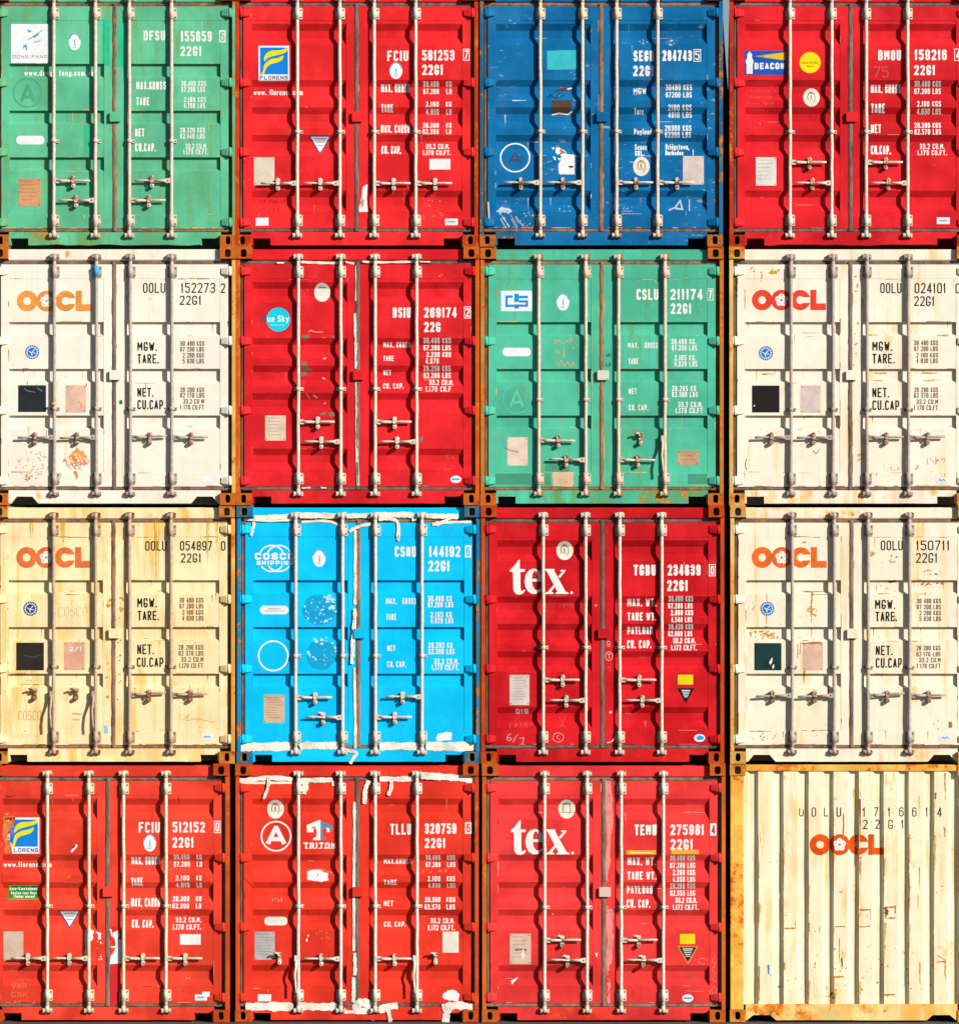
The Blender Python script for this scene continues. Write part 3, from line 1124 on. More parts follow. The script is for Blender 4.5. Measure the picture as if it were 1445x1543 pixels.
def emblem(b, cx, cy, r, dark=False):
    m = st("blue_emblem", (30, 80, 150) if dark else (25, 125, 205), .08, alb((250, 240, 225)), 3)
    w = st("emblem_white", (245, 245, 240), 0, seed=1)
    b.ring(cx, cy, r - 3, r - 3, 4, m, 0)
    for k in range(16):
        a = k * 22.5
        b.ring(cx, cy, r - 8, r - 8, 6, m, 1, a, a + 12)
    b.oval(cx, cy, r * .64, r * .64, m, 1)
    b.line([(cx - r * .5, cy - r * .15), (cx - r * .1, cy + r * .1), (cx + r * .35, cy - r * .4)], 5, w, 2)
    b.line([(cx - r * .1, cy + r * .1), (cx - r * .05, cy + r * .5)], 6, w, 2.4)
    b.line([(cx, cy + r * .1), (cx + r * .5, cy + r * .15)], 4, w, 2.8)

def plate(b, x0, y0, x1, y1, c, side='L', lines=True, seed=1, worn=.2, under=(150, 95, 55), label=None, rows=6):
    b.part("data_plate", side, label)
    c = tuple(int(v + (255 - v) * .12) for v in c)
    m = st("data_plate_metal", c, worn, alb(under), seed, .18)
    b.rrect(x0, y0, x1, y1, 4, m, 0)
    ink = st("plate_engraving", tuple(int(v * .78) for v in c), 0, seed=seed)
    if lines:
        rg = random.Random(seed)
        for k in range(rows):
            y = y0 + (y1 - y0) * (.10 + .8 * k / rows)
            b.line([(x0 + (x1 - x0) * .12, y), (x0 + (x1 - x0) * rg.uniform(.6, .9), y)], 3, ink, 1)
    dk = st("plate_rivet", (70, 50, 35), 0, seed=1)
    for px, py in ((x0 + 8, y0 + 8), (x1 - 8, y0 + 8), (x0 + 8, y1 - 8), (x1 - 8, y1 - 8)):
        b.oval(px, py, 3, 3, dk, 1.5, 8)

def small_label(b, x0, y0, x1, y1, side='R', rot=0):
    b.part("sticker", side)
    b.rect(x0, y0, x1, y1, st("white_sticker", (252, 250, 246), .03, seed=2), 0, rot)
    cy = (y0 + y1) / 2
    w = x1 - x0
    b.line([(x0 + w * .2, cy + 3), (x0 + w * .32, cy - 4), (x0 + w * .45, cy + 3), (x0 + w * .6, cy - 4), (x0 + w * .8, cy + 3)], 5, SKYBLUE, 1)

def digit_box(b, d, x0, y0, x1, y1, white, ground, filled=False):
    home = b.cur
    if home['name'] == 'lettering':
        b.part("check_digit_box", 'R')
    if filled:
        b.rect(x0, y0, x1, y1, white, .5)
        b.text(d, x0 + 8, y0 + 8, x1 - 6, y1 - 8, 8, ground, 1.5)
    else:
        b.line([(x0 + 2, y0 + 2), (x1 - 2, y0 + 2), (x1 - 2, y1 - 2), (x0 + 2, y1 - 2)], 4.5, white, .5, True)
        b.text(d, x0 + 9, y0 + 9, x1 - 8, y1 - 9, 7.5, white, 1)
    b.cur = home

def flower_logo(b, x0, y0, x1, y1, colr, worn, ground, side='L'):
    """four heavy letters, the second one holding a five-petalled blossom"""
    m = st("orange_logo_paint", colr, worn, ground, int(x0) % 7 + 1, .2)
    w = st("blossom_white", (255, 246, 232), 0, seed=2)
    def Q(p):
        return (x0 + (p[0] - 145) * (x1 - x0) / (1310 - 145), y0 + (p[1] - 176) * (y1 - y0) / (498 - 176))
    k = (x1 - x0) / (1310 - 145)
    ky = (y1 - y0) / (498 - 176)
    b.part("logo", side)
    def circ(cx, cy, rr, n=40):
        return [Q((cx + rr * math.cos(2 * math.pi * i / n), cy + rr * math.sin(2 * math.pi * i / n))) for i in range(n)]
    b.poly(circ(308, 338, 161), m, 0, [circ(308, 338, 61)])
    b.poly(circ(612, 338, 161), m, .5, [circ(612, 338, 58)])
    for i in range(5):
        a = math.radians(-90 + 72 * i)
        cx, cy = 612 + 58 * math.cos(a), 338 + 58 * math.sin(a)
        b.poly(circ(cx, cy, 45, 14), w, 1 + i * .2)
    for i in range(5):
        a = math.radians(-90 + 72 * i)
        b.poly(circ(612 + 66 * math.cos(a), 338 + 66 * math.sin(a), 9, 7), GREYINK, 2.4)
    b.poly(circ(612, 338, 19, 12), m, 2.4)
    arc = [(908 + 158 * math.cos(math.radians(a)), 338 + 158 * math.sin(math.radians(a))) for a in range(17, 344, 6)]
    inn = [(908 + 62 * math.cos(math.radians(a)), 338 + 62 * math.sin(math.radians(a))) for a in range(316, 43, -6)]
    b.poly([Q((1064, 382)), Q((1064, 384))] + [Q(p) for p in arc] + [Q((1064, 292))] + [Q((953, 292))] + [Q(p) for p in inn] + [Q((953, 384))], m, 0)
    b.poly([Q(p) for p in ((1066, 178), (1160, 178), (1160, 390), (1310, 390), (1310, 495), (1066, 495))], m, .5)

def swoosh_logo(b, y1_, y2_, white_poly, blue_poly, word, wbox, map_):
    b.part("logo", 'L')
    b.poly([map_(p) for p in white_poly], st("logo_white", (252, 252, 250), .03, seed=3), 0)
    b.poly([map_(p) for p in blue_poly], st("logo_blue", (15, 135, 222), 0, seed=3), 1)
    for y in (y1_, y2_):
        b.poly([map_(p) for p in y], YELLOW, 2, smooth=4)
    nv = st("navy_print", (20, 60, 110), 0, seed=4)
    (ax, ay), (bx_, by) = map_(wbox[0]), map_(wbox[1])
    b.text(word, ax, ay, bx_, by, 4.2, nv, 1)

def tri_label(b, pts, edge, fill, inkm, side, rows=4):
    b.part("warning_label", side)
    b.poly(pts, edge, 0)
    cx, cy = sum(p[0] for p in pts) / 3, sum(p[1] for p in pts) / 3
    inn = [(cx + (p[0] - cx) * .84, cy + (p[1] - cy) * .84) for p in pts]
    b.poly(inn, fill, 1)
    y0, y1 = inn[0][1], inn[2][1]
    hw = (inn[1][0] - inn[0][0]) / 2
    mx = (inn[0][0] + inn[1][0]) / 2
    for k in range(rows):
        f = .12 + .62 * k / rows
        w = hw * (1 - f) * .68
        y = y0 + (y1 - y0) * f
        b.line([(mx - w, y), (mx + w, y)], 5 if k == 0 else 4, inkm, 2)

# ---- row 0
def c00():
    root, b, P, md = container(0, 0, 'B', "green container with large square white logo panel, top left of the wall", (104, 200, 152), (.611, 1.028, 1.368, 1.790),
        (('R', 1.930), ('L', 2.126), ('R', 2.126), ('L', 1.928)), frame_rust=.66, body_rust=.16, stain=.5, streak=.5, runs=.5, edge=((225, 205, 110), (200, 150, 60), (190, 205, 130)), edge_n=58, rodcol=(250, 218, 192), rod_rust=.2,
        seal=(.15, .075, .042), seal_rust=.5, mid=1.53, wavy=True, sill_rust=.5, fade=.16)
    g = alb((104, 200, 152))
    w = M_white(g, .12, 1)
    b.part("lettering", 'R')
    b.text("DFSU", 838, 180, 965, 238, 11, w); b.text("155659", 1058, 183, 1240, 245, 11, w); b.text("22G1", 1055, 272, 1180, 330, 11, w)
    digit_box(b, "6", 1283, 178, 1322, 250, w, st("green_digit", (104, 200, 152)), True)
    for t, y in (("MAX.GROSS", 480), ("TARE", 573), ("NET", 757), ("CU.CAP.", 845)):
        b.text(t, 795 if y < 700 else 788, y, {"MAX.GROSS": 970, "TARE": 872, "NET": 843, "CU.CAP.": 910}[t], y + 48, 8.5, w)
    b.lines([("30.480 KGS", 1060, 477, 1205, 508), ("67.200 LBS", 1060, 512, 1200, 543), ("2.180 KGS", 1075, 572, 1205, 602), ("4.700 LBS", 1075, 607, 1200, 637),
             ("28.320 KGS", 1053, 752, 1200, 782), ("62.440 LBS", 1053, 787, 1198, 818), ("33.2 CU.M.", 1085, 846, 1213, 878), ("1.173 CU.FT.", 1073, 880, 1218, 910)], 5.2, w)
    b.part("logo", 'L')
    b.rrect(57, 141, 280, 371, 6, st("logo_white", (255, 252, 246), .03, seed=1), 0)
    bl = st("logo_blue", (30, 165, 215)); gy = st("logo_grey", (150, 140, 150)); pk = st("logo_pale", (250, 225, 205))
    b.poly([(150, 170), (165, 178), (182, 181), (168, 192), (158, 186)], bl, 1)
    b.line([(158, 233), (198, 208), (242, 178)], 5, gy, 1)
    b.poly([(185, 218), (215, 196), (222, 204), (204, 216), (196, 224)], bl, 1.6)
    b.line([(190, 250), (205, 246), (230, 240)], 5, gy, 1)
    b.poly([(124, 297), (131, 268), (150, 260), (152, 296), (146, 300), (141, 276), (132, 282)], bl, 1)
    b.line([(146, 190), (134, 228), (130, 266)], 3, pk, 1)
    b.text("DONG FANG", 68, 324, 270, 343, 3, gy)
    b.part("lettering", 'L')
    b.text("www.dong", 132, 410, 302, 444, 7, w); b.text("fang.com.hk", 336, 410, 540, 444, 7, w)
    b.part("sticker", 'L'); stamp(b, 433, 246, 35, 50, 'blue')
    dg = st("ghost_green", (84, 178, 132), .25, g, 3)
    b.part("faded_mark", 'L', "faded dark ring with a letter A")
    b.ring(155, 546, 82, 84, 8, dg); b.text("A", 112, 492, 202, 602, 17, dg)
    b.part("sticker", 'L'); b.rrect(87, 800, 254, 852, 25, st("white_sticker", (255, 252, 248), .02, seed=2))
    plate(b, 103, 1052, 233, 1215, (224, 150, 92), seed=3, worn=.45, under=(165, 100, 55))
    b.part("paint_patch", 'L'); pm = st("green_touch_up", (50, 205, 150), .2, g, 5)
    b.rect(597, 110, 640, 385, pm); b.tear([(490, 735), (525, 728), (522, 905), (492, 900)], pm, 0, 4, 3)
    b.part("paint_patch", 'R'); b.rect(663, 145, 722, 390, pm); b.rect(668, 395, 722, 830, st("green_touch_up_dull", (105, 205, 160), .1, g, 5))
    b.build(P)
def c01():
    root, b, P, md = container(0, 1, 'A', "red container with intact blue and yellow logo square and four handles in line", (252, 44, 46), RODS_A,
        (('L', 1.955), ('L', 1.955), ('R', 1.955), ('R', 1.955)), frame_rust=.55, frame_col=(215, 60, 25), body_rust=.06, stain=.05, streak=.5, fade=.2, edge=((255, 130, 110), (190, 40, 40)), edge_n=16, mid=1.437, sill_rust=.16, seal_rust=.12)
    w = M_white(alb((252, 44, 46)), .08, 2)
    b.part("lettering", 'R')
    b.text("FCIU", 885, 290, 1006, 350, 11, w); b.text("581253", 1085, 287, 1270, 347, 11, w); b.text("22G1", 1085, 371, 1205, 430, 11, w)
    digit_box(b, "7", 1320, 280, 1357, 348, w, None)
    b.lines([("MAX. GROSS", 848, 480, 1015, 528), ("TARE", 850, 597, 918, 644), ("MAX. CARGO", 848, 715, 1015, 763), ("CU. CAP.", 850, 835, 962, 882)], 8.5, w)
    b.lines([("30.480", 1090, 466, 1180, 496), ("KG", 1222, 466, 1253, 496), ("67.200", 1090, 507, 1180, 537), ("LB", 1222, 507, 1253, 537), ("2.180", 1105, 583, 1180, 613), ("KG", 1222, 583, 1253, 613),
             ("4.810", 1105, 625, 1180, 655), ("LB", 1222, 625, 1253, 655), ("28.300", 1088, 703, 1180, 733), ("KG", 1222, 703, 1253, 733), ("62.390", 1088, 740, 1180, 770), ("LB", 1222, 740, 1253, 770),
             ("33.2 CU.M.", 1105, 823, 1240, 853), ("1.170 CU.FT.", 1088, 861, 1248, 890)], 5.2, w)
    mp = lambda p: (p[0] * .3685 + 38, p[1] * .3685 + 228)
    swoosh_logo(b, [(385, 335), (385, 270), (420, 210), (500, 170), (600, 165), (680, 150), (745, 120), (740, 170), (690, 210), (600, 235), (500, 260), (430, 290)],
                [(325, 540), (365, 490), (380, 400), (430, 340), (500, 300), (590, 285), (680, 245), (670, 300), (610, 345), (500, 375), (430, 420), (400, 480), (370, 540)],
                [(292, 92), (772, 92), (776, 640), (296, 642)], [(318, 122), (750, 122), (754, 538), (322, 538)], "FLORENS", ((320, 560), (752, 620)), mp)
    b.part("lettering", 'L'); b.text("www. florens. com", 115, 510, 398, 543, 5.5, w)
    b.part("sticker", 'R'); stamp(b, 935, 405, 37, 48, 'blue')
    tri_label(b, [(433, 778), (563, 778), (498, 887)], st("blue_edge", (40, 70, 150)), PAPER, GREYINK, 'L', 3)
    plate(b, 120, 902, 238, 1063, (236, 212, 186), seed=4, worn=.1, lines=False)
    b.part("sticker", 'R'); b.rect(1127, 912, 1247, 973, PAPER)
    b.part("sticker", 'L'); b.rect(130, 1250, 204, 1296, PAPER, 0, -.03)
    small_label(b, 1217, 1255, 1290, 1293)
    b.part("torn_sticker", 'R'); b.tear([(748, 1075), (768, 1060), (775, 1215), (726, 1216), (730, 1150)], PAPER, 0, 5, 4)
    b.tear([(738, 1150), (750, 1140), (748, 1180), (732, 1190)], st("glue_pink", (225, 150, 120)), 1, 4, 7)
    b.part("chalk_mark", 'L'); ck = st("dark_smudge", (205, 36, 42), .4, alb((252, 44, 46)), 2)
    b.squiggle(150, 1140, 300, 1170, 4, ck, 3); b.squiggle(150, 1190, 280, 1220, 4, ck, 4)
    b.part("scratches", 'R'); b.flecks(1165, 1190, 70, 70, 16, 5, st("scratch_pink", (240, 150, 130)), 0, 5)
    b.build(P)
def c02():
    root, b, P, md = container(0, 2, 'A', "dark blue container with scraped paint, white ring mark and half torn white label", (0, 112, 166), (.608, 1.030, 1.372, 1.783),
        (('L', 1.948), ('L', 1.948), ('R', 1.948), ('R', 1.948)), frame_rust=.66, body_rust=.07, stain=.06, streak=.45, edge=((170, 190, 215), (215, 140, 80), (225, 230, 235)), edge_n=34, rodcol=(252, 224, 192), rod_rust=.2, mid=1.434,
        seal=(.17, .085, .045), seal_rust=.5, sill_rust=.42, scuff=.75, fade=.2)
    bl = alb((0, 112, 166))
    w = M_white(bl, .08, 3)
    b.part("lettering", 'R')
    b.text("SEGU", 887, 283, 1000, 343, 12, w); b.text("294743", 1048, 281, 1213, 341, 12, w); b.text("22G1", 885, 367, 1000, 426, 12, w)
    digit_box(b, "5", 1222, 275, 1264, 345, w, None)
    b.lines([("MGW", 886, 490, 957, 523), ("Tare", 890, 604, 942, 638), ("Payload", 890, 720, 990, 752), ("Sence", 893, 804, 962, 836), ("SRL.", 895, 842, 945, 871)], 5.4, w)
    b.lines([("30480 KGS", 1066, 470, 1214, 503), ("67200 LBS", 1066, 512, 1212, 544), ("2180 KGS", 1080, 585, 1212, 618), ("4810 LBS", 1080, 625, 1212, 657), ("28300 KGS", 1062, 700, 1210, 733),
             ("62390 LBS", 1062, 738, 1208, 770), ("Bridgetown,", 1065, 803, 1197, 834), ("Barbados", 1065, 840, 1165, 868)], 5.2, w)
    b.part("sticker", 'R'); stamp(b, 931, 931, 46, 54, 'brown')
    plate(b, 1163, 873, 1280, 1032, (228, 208, 192), 'R', False, 5, .08)
    b.part("paint_patch", 'L', "turquoise overpainted rectangle"); tq = st("turquoise_patch", (60, 195, 200), .28, alb((25, 120, 165)), 4)
    b.tear([(402, 283), (568, 281), (570, 388), (404, 390)], tq, 0, 1.5, 2)
    b.part("torn_sticker", 'L'); dk = st("old_glue", (95, 70, 58), .35, bl, 3)
    b.tear([(430, 560), (543, 556), (540, 612), (545, 640), (432, 645)], dk, 0, 3, 5); b.line([(430, 640), (470, 632), (520, 638), (543, 622)], 8, PAPER, 1)
    b.tear([(440, 497), (500, 490), (540, 487), (536, 505), (450, 512)], dk, 0, 3, 6); b.line([(515, 497), (542, 490)], 8, PAPER, 1)
    b.part("scribble", 'L'); b.line([(400, 535), (425, 545), (418, 525), (450, 548), (470, 520), (455, 550), (500, 530)], 4, st("black_marker", (15, 35, 60)), 0, smooth=4)
    b.part("ring_mark", 'L'); b.ring(225, 881, 81, 80, 8, w)
    b.text("A", 190, 842, 262, 915, 11, st("ghost_brown", (85, 75, 95), .5, bl, 2), 0)
    mp = lambda p: (p[0] * .1795 + 426, p[1] * .1795 + 741)
    b.part("torn_sticker", 'L', "half peeled white label")
    b.tear([mp(p) for p in ((230, 1000), (300, 850), (330, 780), (280, 680), (470, 640), (520, 680), (700, 690), (740, 730), (740, 1310), (280, 1310), (230, 1240))], PAPER, 0, 1.5, 3)
    b.tear([mp(p) for p in ((140, 460), (250, 455), (400, 540), (480, 620), (300, 640), (200, 690), (140, 620))], PAPER, .4, 1, 4)
    b.poly([mp(p) for p in ((250, 480), (340, 520), (460, 630), (290, 640))], st("glue_orange", (215, 125, 60)), 1)
    b.poly([mp(p) for p in ((530, 1050), (690, 1030), (690, 1090), (600, 1110))], st("dark_green_print", (20, 70, 55)), 1)
    for q in (((0, 450), (120, 460), (60, 520)), ((50, 740), (150, 770), (150, 870), (100, 850)), ((200, 800), (320, 800), (250, 880))):
        b.poly([mp(p) for p in q], PAPER, .2)
    b.part("scratches", 'L'); sc = st("bare_scrape", (200, 205, 215), .35, bl, 7)
    rg = random.Random(3)
    b.tear([(118, 1180), (150, 1158), (190, 1162), (212, 1182), (190, 1196), (160, 1188), (140, 1200)], sc, 0, 5, 6)
    b.line([(335, 1190), (328, 1270)], 4, sc); b.line([(75, 1130), (82, 1260)], 10, sc)
    for k in range(9):
        x = rg.uniform(140, 230)
        b.line([(x, rg.uniform(1200, 1225)), (x + rg.uniform(20, 45), rg.uniform(1245, 1290))], rg.uniform(2, 6), sc, .3 * k)
    b.flecks(250, 1230, 110, 45, 26, 5, sc, .2, 4); b.flecks(500, 1165, 100, 18, 12, 5, sc, .2, 8)
    b.part("scratches", 'R')
    b.line([(1085, 1175), (1120, 1160), (1148, 1118), (1160, 1172)], 9, sc); b.line([(1120, 1165), (1165, 1170)], 10, sc, .5); b.line([(1198, 1113), (1199, 1180)], 6, sc)
    b.flecks(960, 235, 190, 16, 22, 4, sc, .2, 9); b.flecks(840, 1160, 40, 14, 9, 4, sc, .2, 3); b.flecks(1100, 245, 12, 20, 5, 7, sc, .2, 2)
    b.line([(762, 480), (763, 590)], 5, sc, 0); b.line([(764, 1080), (766, 1200)], 7, sc, .2); b.line([(770, 850), (772, 930)], 4, sc, .2)
    b.build(P)
def c03():
    root, b, P, md = container(0, 3, 'A', "red container with blue lighthouse logo and round yellow sticker", (236, 36, 44), (.608, 1.026, 1.372, 1.787),
        (('R', 1.744), ('L', 1.952), ('R', 1.744), ('L', 1.952)), frame_rust=.5, frame_col=(205, 45, 25), body_rust=.07, stain=.05, streak=.55, fade=.2, edge=((250, 120, 90), (170, 34, 40)), edge_n=22, mid=1.438, sill_rust=.22, wavy=True, seal_rust=.1)
    rd = alb((236, 36, 44))
    w = M_white(rd, .06, 4)
    b.part("lettering", 'R')
    b.text("BMOU", 940, 298, 1077, 360, 12, w); b.text("159216", 1158, 295, 1350, 358, 12, w); b.text("22G1", 1155, 388, 1280, 448, 12, w)
    digit_box(b, "4", 1395, 290, 1438, 363, w, None)
    b.lines([("MAX. GROSS", 897, 502, 1077, 553), ("TARE", 898, 618, 980, 673), ("NET", 897, 740, 957, 795), ("CU.CAP.", 897, 866, 1015, 921)], 9, w)
    b.lines([("30.480 KGS", 1157, 482, 1315, 515), ("67.200 LBS", 1157, 525, 1315, 558), ("2.100 KGS", 1172, 603, 1315, 636), ("4.630 LBS", 1172, 647, 1315, 680),
             ("28.380 KGS", 1157, 730, 1315, 763), ("62.570 LBS", 1157, 770, 1315, 803), ("33.2 CU.M.", 1190, 855, 1337, 888), ("1.173 CU.FT.", 1175, 895, 1350, 926)], 5.4, w)
    mp = lambda p: (p[0] * .4107 + 98.9, p[1] * .4107 + 237)
    b.part("logo", 'L')
    b.rect(142, 302, 391, 447, st("logo_blue", (10, 92, 190), .02, seed=4))
    b.poly([mp(p) for p in ((135, 495), (135, 380), (140, 370), (120, 310), (145, 270), (145, 210), (180, 170), (215, 210), (215, 270), (240, 310), (225, 365), (225, 495))], w, 1)
    b.poly([mp(p) for p in ((255, 240), (705, 180), (705, 300))], st("beam_yellow", (250, 205, 20)), 1)
    og = st("beam_orange", (240, 140, 20))
    b.poly([mp(p) for p in ((255, 240), (390, 222), (390, 258))], og, 1.5)
    for k in range(4):
        b.line([mp((672, 195 + 30 * k)), mp((712, 192 + 32 * k))], 5, og, 1.8)
    b.text("BEACON", 202, 374, 381, 413, 9.5, w)
    b.part("sticker", 'L'); b.oval(534, 373, 63, 63, st("yellow_sticker", (252, 230, 15), .02, seed=3)); ol = st("olive_print", (190, 165, 20))
    b.text("Asian Bovine", 485, 366, 583, 380, 2.6, ol); b.text("Planet", 513, 388, 555, 401, 2.6, ol)
    b.part("sticker", 'L'); stamp(b, 542, 580, 49, 56, 'brown')
    plate(b, 210, 938, 332, 1108, (240, 226, 212), seed=6, worn=.06)
    small_label(b, 1290, 1298, 1368, 1338)
    b.part("chalk_mark", 'L'); ck = st("faint_chalk", (235, 110, 105), .45, rd, 3)
    for t, x0, y0, x1, y1 in (("4 1702", 205, 487, 325, 508), ("GOW 2 287710", 180, 530, 345, 554), ("snownmax", 165, 570, 320, 588), ("ATLV HBAY IC", 160, 608, 325, 628), ("XXVV", 190, 650, 272, 668)):
        b.squiggle(x0, y0 + 3, x1 - 15, y1 - 2, 2.4, ck, len(t) + x0)
    b.part("chalk_mark", 'R'); b.text("75", 915, 398, 1000, 462, 4, ck)
    b.flecks(1270, 980, 20, 8, 3, 4, ck, 0, 3)
    b.build(P)

# ---- row 1
def oocl_text(b, num, chk, W1, W2, S1, S2, xs, ys, dy2, sm):
    pass

def c10():
    root, b, P, md = container(1, 0, 'B', "white container with faded orange logo and torn orange paper patch low on its left door", (266, 250, 226), RODS_O,
        (('L', 1.912, .02), ('L', 1.912, .03), ('R', 1.912, -.03), ('R', 1.912, .0)), frame_rust=.58, frame_col=(250, 190, 100), body_rust=.14, stain=.3, streak=.14, runs=.4, edge=((250, 205, 120), (225, 150, 70), (200, 120, 60)), edge_n=42, fade=.05, rodcol=(210, 186, 168), rod_rust=.2,
        seal=(.13, .085, .068), seal_rust=.25, trap=True, mid=1.623, sill_rust=.36, cam_rust=.7, hot=.8)
    gw = alb((255, 246, 230))
    b.part("lettering", 'R')
    b.text("OOLU", 807, 227, 933, 283, 6.5, BLACK); b.text("152273", 1022, 227, 1216, 283, 6.5, BLACK); b.text("2", 1248, 229, 1273, 284, 6.5, BLACK); b.text("22G1", 1015, 299, 1138, 351, 6.5, BLACK)
    b.lines([("MGW.", 775, 562, 886, 613), ("TARE.", 775, 631, 896, 684), ("NET.", 775, 822, 866, 873), ("CU.CAP.", 775, 892, 934, 944)], 7.5, BLACK)
    b.lines([("30 480 KGS", 1018, 557, 1155, 584), ("67 200 LBS", 1018, 590, 1153, 616), ("2 280 KGS", 1032, 624, 1153, 651), ("5 030 LBS", 1032, 657, 1153, 684),
             ("28 200 KGS", 1018, 820, 1155, 847), ("62 170 LBS", 1018, 851, 1155, 878), ("33.2 CU M", 1035, 886, 1153, 913), ("1 170 CU.FT", 1018, 919, 1153, 946)], 4.0, BROWN)
    flower_logo(b, 90, 270, 514, 388, (250, 160, 72), .22, alb((252, 205, 140)))
    b.part("sticker", 'L'); emblem(b, 178, 620, 41)
    b.part("black_panel", 'L'); b.rect(98, 808, 256, 960, st("black_vinyl", (40, 48, 48), .06, alb((160, 165, 165)), 3, .25))
    b.line([(130, 825), (150, 840), (195, 848)], 3, GREYINK, 1); b.line([(205, 822), (235, 842)], 4, GREYINK, 1)
    plate(b, 368, 808, 483, 963, (246, 190, 160), seed=7, worn=.3, under=(225, 150, 100), lines=False)
    b.part("torn_sticker", 'L', "torn remains of orange diamond placards"); og = st("placard_orange", (240, 165, 85), .34, alb((255, 240, 220)), 5, .3)
    rg = random.Random(8)
    b.tear([(425, 1158), (468, 1192), (505, 1238), (492, 1262), (455, 1262), (430, 1275), (395, 1268), (350, 1238), (385, 1205)], og, 0, 9, 3, 6)
    b.tear([(412, 1300), (440, 1290), (436, 1330), (425, 1345)], og, 0, 6, 4, 5)
    for k in range(26):
        x, y = rg.uniform(360, 500), rg.uniform(1175, 1275)
        q = rg.uniform(14, 46)
        b.tear([(x, y), (x + rg.uniform(2, 7), y), (x + q * .5 + 5, y + q), (x + q * .5 - 3, y + q)], PAPER if k % 3 else st("pale_placard", (250, 222, 180), .3, gw, 5), .5 + .05 * k, 2, k, 4)
    b.flecks(425, 1235, 75, 60, 24, 6, st("placard_brown", (205, 130, 60), .3, gw, 6), 2, 9)
    b.flecks(180, 1260, 95, 80, 60, 7, st("placard_tan", (232, 190, 130), .4, gw, 4), 0, 4); b.flecks(200, 1225, 60, 60, 14, 9, PAPER, .5, 8); b.flecks(150, 1330, 30, 25, 9, 6, BROWNINK, .8, 3)
    b.part("sticker", 'R'); b.rect(1138, 1325, 1210, 1360, PAPER)
    b.part("green_tag", 'R'); b.oval(681, 905, 11, 13, st("green_tag", (15, 130, 60)), 0, 9, .2)
    b.build(P)
    t = MB(); t.tube([(0, .005, -.05), (0, -.004, .05)], .026, 10)
    bars = [o for o in root.children if o.name.startswith("locking_bar")]
    put(t.mesh("sleeve"), "blue_sleeve", bars[1], flat("blue_wrap", alb((70, 190, 235)), .2, alb((200, 240, 250)), 3), (0, .014, T(.245)))
    t2 = MB(); t2.tube([(-.02, 0, 0), (.0, -.01, .012), (.02, 0, 0)], .012, 8)
    put(t2.mesh("seal_tag"), "seal_tag", bars[0], flat("yellow_plastic", alb((250, 190, 25)), 0, seed=1), (-.01, -.005, T(1.585)))
